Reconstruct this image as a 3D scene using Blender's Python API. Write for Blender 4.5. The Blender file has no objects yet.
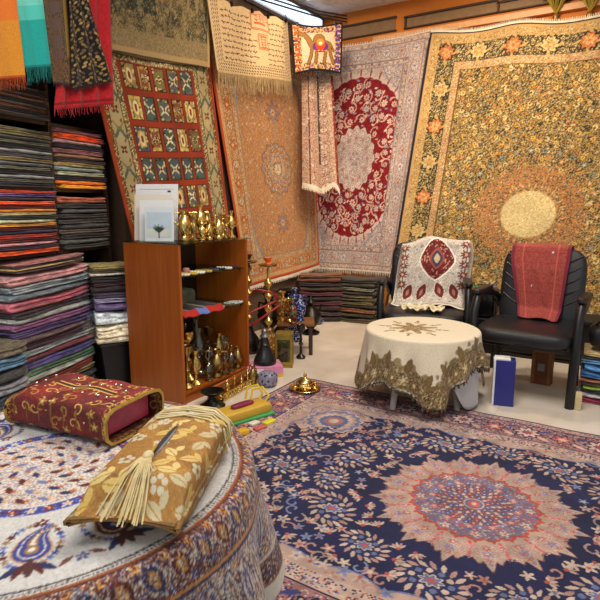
import bpy, bmesh, math, random
import numpy as np
from mathutils import Vector, Matrix, Euler

random.seed(7)
RNG = np.random.default_rng(11)
SC = bpy.context.scene
COL = SC.collection
PI = math.pi

# ------------------------------------------------------------------ camera
FPX, HORIZON, CAMH, YAW = 540.0, 203.0, 1.2, math.radians(31.8)
PITCH = math.atan((300 - HORIZON) / FPX)
cam_d = bpy.data.cameras.new('camera')
cam = bpy.data.objects.new('camera', cam_d)
COL.objects.link(cam)
cam_d.sensor_width = 36
cam_d.lens = 36 * FPX / 600
cam.location = (0, 0, CAMH)
cam.rotation_euler = (PI / 2 - PITCH, 0, YAW)
SC.camera = cam

# survey helpers: sight line of a picture point, met with a known plane of the room
def sight(px, py):
    r, u, f = px - 300.0, 300.0 - py, FPX
    U = u * math.cos(PITCH) - f * math.sin(PITCH)
    W = f * math.cos(PITCH) + u * math.sin(PITCH)
    return Vector((r * math.cos(YAW) - W * math.sin(YAW), r * math.sin(YAW) + W * math.cos(YAW), U))
def on_plane(px, py, A, n):
    o = Vector((0, 0, CAMH)); d = sight(px, py); n = Vector(n)
    return o + d * ((Vector(A) - o).dot(n) / d.dot(n))
def onz(px, py, z): return on_plane(px, py, (0, 0, z), (0, 0, 1))
def ony(px, py, y): return on_plane(px, py, (0, y, 0), (0, 1, 0))
def onx(px, py, x): return on_plane(px, py, (x, 0, 0), (1, 0, 0))

# ------------------------------------------------------------------ colour
def lin(c):
    c = np.asarray(c, float)
    return np.where(c <= .04045, c / 12.92, ((c + .055) / 1.055) ** 2.4)
def hx(s):
    s = s.lstrip('#')
    return np.array([int(s[i:i + 2], 16) / 255 for i in (0, 2, 4)])
def lin4(s): return tuple(lin(hx(s) if isinstance(s, str) else s)) + (1.0,)

# ------------------------------------------------------------------ materials
def new_mat(name):
    m = bpy.data.materials.new(name); m.use_nodes = True
    nt = m.node_tree
    return m, nt, nt.nodes['Principled BSDF']
def N(nt, typ, **kw):
    n = nt.nodes.new(typ)
    for k, v in kw.items():
        if k in n.inputs: n.inputs[k].default_value = v
        else: setattr(n, k, v)
    return n
def bump(nt, b, scale, strength, dist=.01):
    t = N(nt, 'ShaderNodeTexNoise', Scale=scale, Detail=3.0)
    bp = N(nt, 'ShaderNodeBump', Strength=strength, Distance=dist)
    nt.links.new(t.outputs['Fac'], bp.inputs['Height'])
    nt.links.new(bp.outputs['Normal'], b.inputs['Normal'])
def plain(name, col, rough=.5, metal=0.0, var=.12, nscale=20, bmp=0, bscale=60, coat=0, emit=0):
    m, nt, b = new_mat(name)
    c = np.array(lin4(col)[:3])
    tc = N(nt, 'ShaderNodeTexCoord')
    no = N(nt, 'ShaderNodeTexNoise', Scale=nscale, Detail=4.0)
    nt.links.new(tc.outputs['Object'], no.inputs['Vector'])
    r = N(nt, 'ShaderNodeValToRGB')
    r.color_ramp.elements[0].position = .3; r.color_ramp.elements[1].position = .7
    r.color_ramp.elements[0].color = tuple(c * (1 - var)) + (1,)
    r.color_ramp.elements[1].color = tuple(np.minimum(c * (1 + var), 1)) + (1,)
    nt.links.new(no.outputs['Fac'], r.inputs['Fac'])
    nt.links.new(r.outputs['Color'], b.inputs['Base Color'])
    b.inputs['Roughness'].default_value = rough
    b.inputs['Metallic'].default_value = metal
    b.inputs['Coat Weight'].default_value = coat
    if bmp: bump(nt, b, bscale, bmp)
    if emit:
        b.inputs['Emission Color'].default_value = tuple(c) + (1,)
        b.inputs['Emission Strength'].default_value = emit
    return m
_pm = {}
def P(col, rough=.6, metal=0.0, **kw):
    k = (col, rough, metal, tuple(sorted(kw.items())))
    if k not in _pm: _pm[k] = plain('finish_' + col.strip('#') + str(len(_pm)), col, rough, metal, **kw)
    return _pm[k]

def textile_mat(name, rough, sheen, bstr, bscale, spec=.3, metal=0):
    m, nt, b = new_mat(name)
    at = N(nt, 'ShaderNodeAttribute', attribute_name='Col')
    tc = N(nt, 'ShaderNodeTexCoord')
    no = N(nt, 'ShaderNodeTexNoise', Scale=180.0, Detail=2.0)
    nt.links.new(tc.outputs['Object'], no.inputs['Vector'])
    mr = N(nt, 'ShaderNodeMapRange')
    mr.inputs['To Min'].default_value = .82; mr.inputs['To Max'].default_value = 1.18
    nt.links.new(no.outputs['Fac'], mr.inputs['Value'])
    mx = N(nt, 'ShaderNodeVectorMath', operation='SCALE')
    nt.links.new(at.outputs['Color'], mx.inputs[0])
    nt.links.new(mr.outputs['Result'], mx.inputs['Scale'])
    nt.links.new(mx.outputs['Vector'], b.inputs['Base Color'])
    b.inputs['Roughness'].default_value = rough
    b.inputs['Sheen Weight'].default_value = sheen
    b.inputs['Specular IOR Level'].default_value = spec
    bump(nt, b, bscale, bstr, .004)
    return m
RUG = textile_mat('knotted_wool', .9, .08, .5, 260.0)
CLOTH = textile_mat('printed_cotton', .85, .1, .25, 400.0)
SILK = textile_mat('brocade', .55, .04, .4, 300.0, .4)

# folded cloths: colour of the thing itself, with woven stripes
def folded_mat():
    m, nt, b = new_mat('folded_cloth')
    oi = N(nt, 'ShaderNodeObjectInfo')
    tc = N(nt, 'ShaderNodeTexCoord')
    mp = N(nt, 'ShaderNodeMapping'); mp.inputs['Scale'].default_value = (9, 14, 5)
    nt.links.new(tc.outputs['Object'], mp.inputs['Vector'])
    no = N(nt, 'ShaderNodeTexNoise', Scale=1.0, Detail=4.0, noise_dimensions='4D')
    nt.links.new(mp.outputs['Vector'], no.inputs['Vector'])
    ml = N(nt, 'ShaderNodeMath', operation='MULTIPLY'); ml.inputs[1].default_value = 50
    nt.links.new(oi.outputs['Random'], ml.inputs[0]); nt.links.new(ml.outputs[0], no.inputs['W'])
    mr = N(nt, 'ShaderNodeMapRange')
    mr.inputs['From Min'].default_value = .3; mr.inputs['From Max'].default_value = .7
    mr.inputs['To Min'].default_value = .25; mr.inputs['To Max'].default_value = 1.9
    nt.links.new(no.outputs['Fac'], mr.inputs['Value'])
    mx = N(nt, 'ShaderNodeVectorMath', operation='SCALE')
    nt.links.new(oi.outputs['Color'], mx.inputs[0]); nt.links.new(mr.outputs['Result'], mx.inputs['Scale'])
    nt.links.new(mx.outputs['Vector'], b.inputs['Base Color'])
    b.inputs['Roughness'].default_value = .75
    b.inputs['Sheen Weight'].default_value = .15
    return m
FOLDED = folded_mat()

def wood_mat(name, c1, c2, axis='Z', rough=.35):
    m, nt, b = new_mat(name)
    tc = N(nt, 'ShaderNodeTexCoord'); mp = N(nt, 'ShaderNodeMapping')
    mp.inputs['Scale'].default_value = (40, 40, 2.0) if axis == 'Z' else (2, 40, 40)
    no = N(nt, 'ShaderNodeTexNoise', Scale=1.0, Detail=5.0, Roughness=.6)
    nt.links.new(tc.outputs['Object'], mp.inputs['Vector']); nt.links.new(mp.outputs['Vector'], no.inputs['Vector'])
    r = N(nt, 'ShaderNodeValToRGB')
    r.color_ramp.elements[0].position = .35; r.color_ramp.elements[1].position = .68
    r.color_ramp.elements[0].color = lin4(c1); r.color_ramp.elements[1].color = lin4(c2)
    nt.links.new(no.outputs['Fac'], r.inputs['Fac']); nt.links.new(r.outputs['Color'], b.inputs['Base Color'])
    b.inputs['Roughness'].default_value = rough
    return m
CHERRY = wood_mat('cherry_veneer', '#93470f', '#a85a1e')
DARKWOOD = wood_mat('dark_wood', '#2a1d16', '#3d2b20')
BACKWOOD = wood_mat('brown_back_board', '#1e120b', '#2a190f')

def glass_mat(name, tint='#eaf4f0', alpha=.12, rough=.03):
    m, nt, b = new_mat(name)
    nt.nodes.remove(b)
    out = nt.nodes['Material Output']
    tr = N(nt, 'ShaderNodeBsdfTransparent'); tr.inputs['Color'].default_value = lin4(tint)
    gl = N(nt, 'ShaderNodeBsdfGlossy'); gl.inputs['Roughness'].default_value = rough
    lw = N(nt, 'ShaderNodeLayerWeight'); lw.inputs['Blend'].default_value = .25
    fr = N(nt, 'ShaderNodeMath', operation='MULTIPLY'); fr.inputs[1].default_value = .45
    pw = N(nt, 'ShaderNodeMath', operation='POWER'); pw.inputs[1].default_value = 2.2
    nt.links.new(lw.outputs['Facing'], pw.inputs[0]); nt.links.new(pw.outputs[0], fr.inputs[0])
    ad = N(nt, 'ShaderNodeMath', operation='ADD'); ad.inputs[1].default_value = alpha
    nt.links.new(fr.outputs[0], ad.inputs[0])
    mx = N(nt, 'ShaderNodeMixShader')
    nt.links.new(ad.outputs[0], mx.inputs[0]); nt.links.new(tr.outputs[0], mx.inputs[1]); nt.links.new(gl.outputs[0], mx.inputs[2])
    nt.links.new(mx.outputs[0], out.inputs['Surface'])
    return m
GLASS = glass_mat('clear_glass', '#e4f0ec', .05)
VGLASS = glass_mat('vessel_glass', '#d8dccf', .14, .06)
PLASTIC = glass_mat('clear_plastic', '#f7f8f8', .035, .12)
SMOKE = glass_mat('grey_plastic_film', '#8d8a86', .10, .2)

BRASS = plain('brass', '#e2c478', .24, 1.0, .22, 30)
DBRASS = plain('aged_brass', '#a88f58', .3, 1.0, .35, 30)
DARKMET = plain('dark_metal', '#2c2a26', .35, .9, .2)
LEATHER = plain('black_leather', '#16151a', .34, 0, .2, 30, .25, 160)
BLACKPL = plain('black_plastic', '#0d0d0f', .38, 0, .1)

# ------------------------------------------------------------------ objects
def tag(o, label=None, cat=None, group=None, kind=None):
    if label: o['label'] = label
    if cat: o['category'] = cat
    if group: o['group'] = group
    if kind: o['kind'] = kind
    return o
def empty(name, loc=(0, 0, 0), rz=0, label=None, cat=None, group=None):
    o = bpy.data.objects.new(name, None); COL.objects.link(o)
    o.location = loc; o.rotation_euler = (0, 0, rz); o.empty_display_size = .05
    return tag(o, label, cat, group)
def link(name, me, mat, parent=None, loc=None, rot=None):
    o = bpy.data.objects.new(name, me); COL.objects.link(o)
    if mat is not None and not me.materials: me.materials.append(mat)
    if parent is not None: o.parent = parent
    if loc is not None: o.location = loc
    if rot is not None: o.rotation_euler = rot
    return o

class MB:
    """collects shapes into one mesh"""
    def __init__(s): s.bm = bmesh.new()
    def _xf(s, vs, loc, rot):
        if rot is not None: bmesh.ops.rotate(s.bm, verts=vs, cent=(0, 0, 0), matrix=Euler(rot).to_matrix())
        bmesh.ops.translate(s.bm, verts=vs, vec=loc)
        return s
    def box(s, loc, size, rot=None, bev=0, seg=2):
        r = bmesh.ops.create_cube(s.bm, size=1)['verts']
        bmesh.ops.scale(s.bm, vec=size, verts=r)
        if bev:
            es = list({e for v in r for e in v.link_edges})
            q = bmesh.ops.bevel(s.bm, geom=es, offset=bev, segments=seg, affect='EDGES', profile=.5)
            r = list({v for f in q['faces'] for v in f.verts} | {v for v in r if v.is_valid})
        return s._xf(r, loc, rot)
    def lathe(s, prof, loc=(0, 0, 0), seg=18, rot=None, sx=1, sy=1):
        rings = []
        for r, z in prof:
            if r < 1e-5: rings.append([s.bm.verts.new((0, 0, z))])
            else: rings.append([s.bm.verts.new((r * sx * math.cos(2 * PI * k / seg), r * sy * math.sin(2 * PI * k / seg), z)) for k in range(seg)])
        for a, b in zip(rings, rings[1:]):
            for k in range(seg):
                k2 = (k + 1) % seg
                f = [a[k % len(a)], a[k2 % len(a)], b[k2 % len(b)], b[k % len(b)]]
                g = []
                for v in f:
                    if v not in g: g.append(v)
                if len(g) > 2: s.bm.faces.new(g)
        for ring, flip in ((rings[0], True), (rings[-1], False)):
            if len(ring) > 2: s.bm.faces.new(ring[::-1] if flip else ring)
        return s._xf([v for rg in rings for v in rg], loc, rot)
    def tube(s, pts, r, seg=8, closed=False):
        pts = [Vector(p) for p in pts]; n = len(pts)
        rr = r if isinstance(r, (list, tuple)) else [r] * n
        rings = []; up = None
        for i, p in enumerate(pts):
            t = (pts[(i + 1) % n] - pts[i - 1]) if closed else (pts[min(i + 1, n - 1)] - pts[max(i - 1, 0)])
            t.normalize()
            if up is None: up = Vector((0, 0, 1)) if abs(t.z) < .9 else Vector((1, 0, 0))
            a = t.cross(up).normalized(); b = a.cross(t).normalized(); up = b
            rings.append([s.bm.verts.new(p + (a * math.cos(2 * PI * k / seg) + b * math.sin(2 * PI * k / seg)) * rr[i]) for k in range(seg)])
        m = n if closed else n - 1
        for i in range(m):
            A, B = rings[i], rings[(i + 1) % n]
            for k in range(seg): s.bm.faces.new((A[k], A[(k + 1) % seg], B[(k + 1) % seg], B[k]))
        if not closed:
            s.bm.faces.new(rings[0]); s.bm.faces.new(rings[-1][::-1])
        return s
    def sup(s, loc, rad, e1=.35, e2=.35, rot=None, nu=28, nv=14):
        """superellipsoid cushion"""
        sp = lambda v, e: math.copysign(abs(v) ** e, v)
        rows = []
        for j in range(nv + 1):
            ph = -PI / 2 + PI * j / nv
            cz, sz = sp(math.cos(ph), e1), sp(math.sin(ph), e1)
            if j in (0, nv): rows.append([s.bm.verts.new((0, 0, rad[2] * sz))])
            else: rows.append([s.bm.verts.new((rad[0] * cz * sp(math.cos(2 * PI * k / nu), e2), rad[1] * cz * sp(math.sin(2 * PI * k / nu), e2), rad[2] * sz)) for k in range(nu)])
        for A, B in zip(rows, rows[1:]):
            for k in range(nu):
                f = []
                for v in (A[k % len(A)], A[(k + 1) % nu % len(A)], B[(k + 1) % nu % len(B)], B[k % len(B)]):
                    if v not in f: f.append(v)
                s.bm.faces.new(f)
        return s._xf([v for rg in rows for v in rg], loc, rot)
    def prism(s, poly, y0, y1):
        """outline in x,z pulled along y"""
        a = [s.bm.verts.new((x, y0, z)) for x, z in poly]; b = [s.bm.verts.new((x, y1, z)) for x, z in poly]
        s.bm.faces.new(a); s.bm.faces.new(b[::-1])
        for i in range(len(poly)):
            j = (i + 1) % len(poly); s.bm.faces.new((a[j], a[i], b[i], b[j]))
        return s
    def build(s, name, mat, parent=None, smooth=True, loc=None, rot=None, angle=40):
        bmesh.ops.recalc_face_normals(s.bm, faces=s.bm.faces)
        me = bpy.data.meshes.new(name); s.bm.to_mesh(me); s.bm.free()
        if smooth:
            me.polygons.foreach_set('use_smooth', [True] * len(me.polygons))
            me.set_sharp_from_angle(angle=math.radians(angle))
        return link(name, me, mat, parent, loc, rot)

def np_mesh(name, V, Q, C=None, smooth=True):
    me = bpy.data.meshes.new(name)
    V = np.asarray(V, np.float32).reshape(-1, 3); Q = np.asarray(Q, np.int32)
    me.vertices.add(len(V)); me.vertices.foreach_set('co', V.ravel())
    me.loops.add(Q.size); me.loops.foreach_set('vertex_index', Q.ravel())
    me.polygons.add(len(Q)); me.polygons.foreach_set('loop_start', np.arange(0, Q.size, 4, dtype=np.int32))
    me.polygons.foreach_set('use_smooth', np.ones(len(Q), bool))
    me.update(calc_edges=True); me.validate()
    if C is not None:
        ca = me.color_attributes.new('Col', 'FLOAT_COLOR', 'POINT')
        L = np.ones((len(V), 4), np.float32); L[:, :3] = lin(np.clip(C.reshape(-1, 3), 0, 1))
        ca.data.foreach_set('color', L.ravel())
    return me

def sheet(name, Pt, C, thick, face, mat, parent=None, back=None, flat=False):
    """cloth with real thickness: Pt (m,n,3) front points, C (m,n,3) colours, face = side the front looks to"""
    Pt = np.asarray(Pt, float); m, n = Pt.shape[:2]
    du = np.gradient(Pt, axis=1); dv = np.gradient(Pt, axis=0)
    nr = np.cross(du, dv); nr /= np.maximum(np.linalg.norm(nr, axis=2, keepdims=True), 1e-9)
    flip = (nr * np.asarray(face, float)).sum() < 0
    if flip: nr = -nr
    Bk = Pt - nr * thick
    I = np.arange(m * n).reshape(m, n)
    q = np.stack([I[:-1, :-1], I[:-1, 1:], I[1:, 1:], I[1:, :-1]], -1).reshape(-1, 4)
    if flip: q = q[:, ::-1]
    b = q[:, ::-1] + m * n
    per = np.concatenate([I[0, :-1], I[:-1, -1], I[-1, :0:-1], I[:0:-1, 0]])
    p2 = np.roll(per, -1)
    rim = np.stack([p2, per, per + m * n, p2 + m * n], -1)
    if flip: rim = rim[:, ::-1]
    bc = np.broadcast_to(C.mean((0, 1)) if back is None else hx(back), C.shape)
    if flat: b = np.array([[I[0, 0], I[-1, 0], I[-1, -1], I[0, -1]] if not flip else [I[0, 0], I[0, -1], I[-1, -1], I[-1, 0]]]) + m * n
    me = np_mesh(name, np.concatenate([Pt.reshape(-1, 3), Bk.reshape(-1, 3)]), np.concatenate([q, b, rim]), np.concatenate([C.reshape(-1, 3), bc.reshape(-1, 3)]))
    return link(name, me, mat, parent)

def comb(name, edge, down, length, mat, parent=None, head=.012, jit=.25, wob=.004):
    """fringe: a header band with loose strands, one mesh"""
    edge = [Vector(e) for e in edge]; d = Vector(down).normalized()
    bm = bmesh.new(); r0 = []; r1 = []
    for e in edge:
        r0.append(bm.verts.new(e)); r1.append(bm.verts.new(e + d * head))
    side = (edge[-1] - edge[0]).normalized(); nrm = side.cross(d)
    for i in range(len(edge) - 1):
        bm.faces.new((r0[i], r0[i + 1], r1[i + 1], r1[i]))
        if i % 2 == 0:
            a, b = r1[i], r1[i + 1]
            L = length * (1 - jit * random.random())
            for k in (1, 2):
                w = side * random.uniform(-wob, wob) + nrm * random.uniform(-wob, wob)
                sh = .85 if k == 1 else .45
                mid = (edge[i] + edge[i + 1]) / 2 + d * (head + L * k / 2) + w
                hw = (edge[i + 1] - edge[i]) / 2 * sh
                a2, b2 = bm.verts.new(mid - hw), bm.verts.new(mid + hw)
                bm.faces.new((a, b, b2, a2)); a, b = a2, b2
    me = bpy.data.meshes.new(name); bm.to_mesh(me); bm.free()
    return link(name, me, mat, parent)

def quad(c00, c10, c01, c11, n, m):
    """bilinear grid; c00 bottom-start, c10 bottom-end, c01 top-start, c11 top-end"""
    s = np.linspace(0, 1, n)[None, :, None]; t = np.linspace(0, 1, m)[:, None, None]
    a, b, c, d = (np.array(v, float) for v in (c00, c10, c01, c11))
    return (1 - t) * ((1 - s) * a + s * b) + t * ((1 - s) * c + s * d)
def ST(n, m):
    return np.meshgrid(np.linspace(0, 1, n), np.linspace(0, 1, m))

# ------------------------------------------------------------------ woven patterns
class Cv:
    """pattern drawn thread by thread on a grid in metres"""
    def __init__(s, W, H, nx, ny, base):
        s.W, s.H, s.nx, s.ny = W, H, nx, ny
        s.X, s.Y = np.meshgrid(np.linspace(0, W, nx), np.linspace(0, H, ny))
        s.C = np.empty((ny, nx, 3)); s.C[:] = hx(base)
        s.clip = None
    def win(s, cx, cy, r):
        i0 = max(int((cx - r) / s.W * (s.nx - 1)), 0); i1 = min(int((cx + r) / s.W * (s.nx - 1)) + 2, s.nx)
        j0 = max(int((cy - r) / s.H * (s.ny - 1)), 0); j1 = min(int((cy + r) / s.H * (s.ny - 1)) + 2, s.ny)
        if i1 <= i0 or j1 <= j0: return None
        return slice(j0, j1), slice(i0, i1)
    def put(s, w, mask, c):
        if s.clip is not None: mask = mask & s.clip[w]
        s.C[w][mask] = hx(c) if isinstance(c, str) else c
    def mask(s, mask, c):
        if s.clip is not None: mask = mask & s.clip
        s.C[mask] = hx(c)
    def rect(s, x0, y0, x1, y1, c): s.mask((s.X >= x0) & (s.X <= x1) & (s.Y >= y0) & (s.Y <= y1), c)
    def frame(s, d0, d1, c):
        d = s.edge(); s.mask((d >= d0) & (d < d1), c)
    def edge(s): return np.minimum(np.minimum(s.X, s.W - s.X), np.minimum(s.Y, s.H - s.Y))
    def disc(s, cx, cy, rx, c, ry=None, rot=0):
        ry = ry or rx; w = s.win(cx, cy, max(rx, ry))
        if w is None: return
        x, y = s.X[w] - cx, s.Y[w] - cy
        if rot: x, y = x * math.cos(rot) + y * math.sin(rot), -x * math.sin(rot) + y * math.cos(rot)
        s.put(w, (x / rx) ** 2 + (y / ry) ** 2 <= 1, c)
    def flower(s, cx, cy, r, k, c1, c2, rot=0, edge=None, depth=.28, core=.4, ry=1):
        w = s.win(cx, cy, r * 1.3 * max(1, ry))
        if w is None: return
        x, y = s.X[w] - cx, (s.Y[w] - cy) / ry
        h = np.hypot(x, y); rr = r * (1 - depth + depth * np.cos(k * (np.arctan2(y, x) - rot)))
        if edge: s.put(w, h < rr + r * .22, edge)
        s.put(w, h < rr, c1)
        if c2: s.put(w, h < rr * core, c2)
    def leaf(s, cx, cy, L, wd, a, c, edge=None):
        w = s.win(cx, cy, L)
        if w is None: return
        x, y = s.X[w] - cx, s.Y[w] - cy
        u, v = x * math.cos(a) + y * math.sin(a), -x * math.sin(a) + y * math.cos(a)
        t = np.clip(1 - (u / L) ** 2, 0, 1)
        if edge: s.put(w, (np.abs(v) < wd * t + .004) & (np.abs(u) < L), edge)
        s.put(w, (np.abs(v) < wd * t) & (np.abs(u) < L), c)
    def line(s, pts, wd, c):
        for (x0, y0), (x1, y1) in zip(pts, pts[1:]):
            cx, cy = (x0 + x1) / 2, (y0 + y1) / 2; L = math.hypot(x1 - x0, y1 - y0)
            w = s.win(cx, cy, L / 2 + wd)
            if w is None or L == 0: continue
            x, y = s.X[w] - x0, s.Y[w] - y0
            t = np.clip((x * (x1 - x0) + y * (y1 - y0)) / L ** 2, 0, 1)
            s.put(w, np.hypot(x - t * (x1 - x0), y - t * (y1 - y0)) < wd, c)
    def scroll(s, cx, cy, r, turns, a0, wd, c, hand=1):
        pts = [(cx + r * (1 - i / 14 * .8) * math.cos(a0 + hand * turns * 2 * PI * i / 14), cy + r * (1 - i / 14 * .8) * math.sin(a0 + hand * turns * 2 * PI * i / 14)) for i in range(15)]
        s.line(pts, wd, c)
    def polar(s, cx, cy, ry=1):
        x, y = s.X - cx, (s.Y - cy) / ry
        return np.hypot(x, y), np.arctan2(y, x)
    def flecks(s, cols, share, mask=None, size=1):
        g = RNG.random(((s.ny + size - 1) // size, (s.nx + size - 1) // size)); k = RNG.integers(0, len(cols), g.shape)
        g = np.kron(g, np.ones((size, size)))[:s.ny, :s.nx]; k = np.kron(k, np.ones((size, size), int))[:s.ny, :s.nx]
        for i, c in enumerate(cols):
            q = (g < share) & (k == i)
            if mask is not None: q &= mask
            s.mask(q, c)
    def mottle(s, amt, sc=8):
        g = vnoise(s.ny, s.nx, max(int(s.H * sc), 2), max(int(s.W * sc), 2)); s.C *= (1 + amt * (g - .5) * 2)[..., None]
        np.clip(s.C, 0, 1, out=s.C)
def vnoise(ny, nx, a, b):
    g = RNG.random((a + 2, b + 2)); y = np.linspace(0, a, ny); x = np.linspace(0, b, nx)
    yi, xi = y.astype(int), x.astype(int); fy, fx = (y - yi)[:, None], (x - xi)[None]
    fy = fy * fy * (3 - 2 * fy); fx = fx * fx * (3 - 2 * fx)
    A = g[np.ix_(yi, xi)]; B = g[np.ix_(yi, xi + 1)]; D = g[np.ix_(yi + 1, xi)]; E_ = g[np.ix_(yi + 1, xi + 1)]
    return (A * (1 - fx) + B * fx) * (1 - fy) + (D * (1 - fx) + E_ * fx) * fy
rc = random.choice
ru = random.uniform
#@@PART2
# ================================================================== THE ROOM
def structure(o): o['kind'] = 'structure'; return o

def floor_mat():
    m, nt, b = new_mat('cream_marble_tiles')
    tc = N(nt, 'ShaderNodeTexCoord'); no = N(nt, 'ShaderNodeTexNoise', Scale=2.2, Detail=6.0, Distortion=1.2)
    nt.links.new(tc.outputs['Object'], no.inputs['Vector'])
    r = N(nt, 'ShaderNodeValToRGB')
    r.color_ramp.elements[0].position = .3; r.color_ramp.elements[1].position = .7
    r.color_ramp.elements[0].color = lin4('#c9bcab'); r.color_ramp.elements[1].color = lin4('#e2d9cc')
    nt.links.new(no.outputs['Fac'], r.inputs['Fac'])
    br = N(nt, 'ShaderNodeTexBrick', offset=0.0, Scale=1.0)
    br.inputs['Mortar Size'].default_value = .003; br.inputs['Brick Width'].default_value = .6; br.inputs['Row Height'].default_value = .6
    br.inputs['Color2'].default_value = (1, 1, 1, 1); br.inputs['Color1'].default_value = (1, 1, 1, 1); br.inputs['Mortar'].default_value = (.86, .84, .81, 1)
    nt.links.new(tc.outputs['Object'], br.inputs['Vector'])
    mx = N(nt, 'ShaderNodeVectorMath', operation='MULTIPLY')
    nt.links.new(r.outputs['Color'], mx.inputs[0]); nt.links.new(br.outputs['Color'], mx.inputs[1])
    nt.links.new(mx.outputs['Vector'], b.inputs['Base Color'])
    b.inputs['Roughness'].default_value = .3
    return m
structure(MB().box((-.3, 2.1, -.05), (7.0, 7.0, .1)).build('floor', floor_mat(), smooth=False))
structure(MB().box((-.3, 2.6, 3.16), (7.0, 5.8, .1)).build('ceiling', P('#f3e9da', .8), smooth=False))
structure(MB().box((-2.3, 4.75, 3.08), (1.0, .22, .07)).build('ceiling_beam', P('#f0e4d2', .8), smooth=False)).rotation_euler = (0, 0, 0)
ORANGE = P('#c9741f', .7, var=.06, nscale=3)
structure(MB().box((.05, 5.4, 1.55), (6.2, .2, 3.12)).build('wall_back', ORANGE, smooth=False))
# the left wall steps back behind the cloth shelves
structure(MB().box((-3.035, 3.93, 1.55), (.08, 2.76, 3.12)).box((-3.4, 2.58, 1.55), (.8, .06, 3.12)).box((-3.84, .7, 1.55), (.08, 3.8, 3.12)).build('wall_left', P('#5a4433', .8), smooth=False))
# recessed dark panels along the top of the orange back wall
PANEL = P('#8a6a45', .6); PFR = P('#3a2412', .6)
for i, (a, b) in enumerate(((-2.80, -2.19), (-2.08, -1.24), (-1.22, -.3), (-.2, .7))):
    z0, z1 = 2.855, 2.975 - .02 * i
    mb = MB().box(((a + b) / 2, 5.297, (z0 + z1) / 2), (b - a, .012, z1 - z0))
    o = structure(mb.build('trim_%d' % (i + 1), PANEL, smooth=False))
    MB().box(((a + b) / 2, 5.285, z1), (b - a + .03, .03, .018)).box((a, 5.285, (z0 + z1) / 2), (.018, .03, z1 - z0)).box(((a + b) / 2, 5.285, z0), (b - a + .03, .03, .01)).build('trim_frame', PFR, o, smooth=False)
structure(MB().box((-.2, 5.27, 2.79), (4.4, .06, .05)).build('trim_5', P('#d9a26e', .5), smooth=False))

# lights: warm shop ceiling spots, added overhead fill, daylight from the open shop front behind the camera
def lamp(name, typ, loc, target, power, col, size=.3, spot=None, blend=.8):
    d = bpy.data.lights.new(name, typ); d.energy = power; d.color = col
    if typ == 'AREA': d.size = size
    if typ == 'SPOT': d.spot_size = math.radians(spot); d.spot_blend = blend; d.shadow_soft_size = size
    o = bpy.data.objects.new(name, d); COL.objects.link(o); o.location = loc
    o.rotation_euler = (Vector(target) - Vector(loc)).to_track_quat('-Z', 'Y').to_euler()
    return o
WARM = (1, .80, .57)
lamp('ceiling_spot', 'SPOT', (-1.0, 3.7, 3.05), (-1.2, 5.1, 1.5), 190, WARM, .1, 110)
lamp('ceiling_spot', 'SPOT', (-2.1, 3.6, 3.05), (-2.75, 5.1, 1.9), 72, WARM, .1, 100)
lamp('ceiling_spot', 'SPOT', (-1.5, 3.3, 3.05), (-2.9, 3.9, 1.9), 75, WARM, .1, 95)
lamp('ceiling_spot', 'SPOT', (-1.4, 4.0, 3.05), (-1.6, 4.0, 0), 95, (1, .84, .66), .12, 110)
lamp('overhead_fill', 'AREA', (-.5, 1.9, 3.08), (-.5, 1.9, 0), 70, (1, .93, .85), 1.2)  # unseen soft light added above the floor rug for brightness
lamp('overhead_fill', 'AREA', (-.9, -.1, 3.0), (-1.0, 1.2, .5), 34, (1, .96, .92), 1.0)  # unseen soft light added to brighten the front table
w = bpy.data.worlds.new('shop_front_daylight'); SC.world = w; w.use_nodes = True
w.node_tree.nodes['Background'].inputs[0].default_value = (.93, .97, 1, 1)
w.node_tree.nodes['Background'].inputs[1].default_value = .55
SC.view_settings.view_transform = 'Standard'; SC.view_settings.look = 'None'
SC.view_settings.gamma = 1; SC.view_settings.exposure = 0.0; SC.view_settings.use_curve_mapping = False

# ================================================================== PATTERN PIECES
def wreath(cv, cx, cy, r, rot=0, ry=.72, petal=('#c4aa9c', '#b98478'), inner='#5f6a9a', core='#b8685e', bg=None):
    if bg: cv.disc(cx, cy, r * .92, bg, r * .92 * ry, rot)
    n = 18
    for i in range(n):
        a = 2 * PI * i / n
        x, y = r * math.cos(a), r * ry * math.sin(a)
        X, Y = cx + x * math.cos(rot) - y * math.sin(rot), cy + x * math.sin(rot) + y * math.cos(rot)
        cv.leaf(X, Y, r * .22, r * .085, math.atan2(Y - cy, X - cx) + .5, petal[i % len(petal)])
    for i in range(10):
        a = 2 * PI * i / 10
        x, y = r * .62 * math.cos(a), r * ry * .62 * math.sin(a)
        X, Y = cx + x * math.cos(rot) - y * math.sin(rot), cy + x * math.sin(rot) + y * math.cos(rot)
        cv.disc(X, Y, r * .11, petal[0] if i % 2 else inner)
    cv.flower(cx, cy, r * .36, 8, inner, core, rot, petal[0], .2, .5, ry)
def sprig(cv, cx, cy, r, a, c1, c2, core):
    for i in range(5):
        t = a + (i - 2) * .5
        cv.leaf(cx + r * .6 * math.cos(t), cy + r * .6 * math.sin(t), r * .45, r * .15, t, c1 if i % 2 else c2)
    cv.disc(cx, cy, r * .22, core)
def scatter(n, x0, y0, x1, y1, dmin, ok=None, tries=30):
    out = []
    for _ in range(n * tries):
        x, y = ru(x0, x1), ru(y0, y1)
        if ok and not ok(x, y): continue
        if all((x - a) ** 2 + (y - b) ** 2 > dmin * dmin for a, b in out):
            out.append((x, y))
            if len(out) >= n: break
    return out

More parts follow.
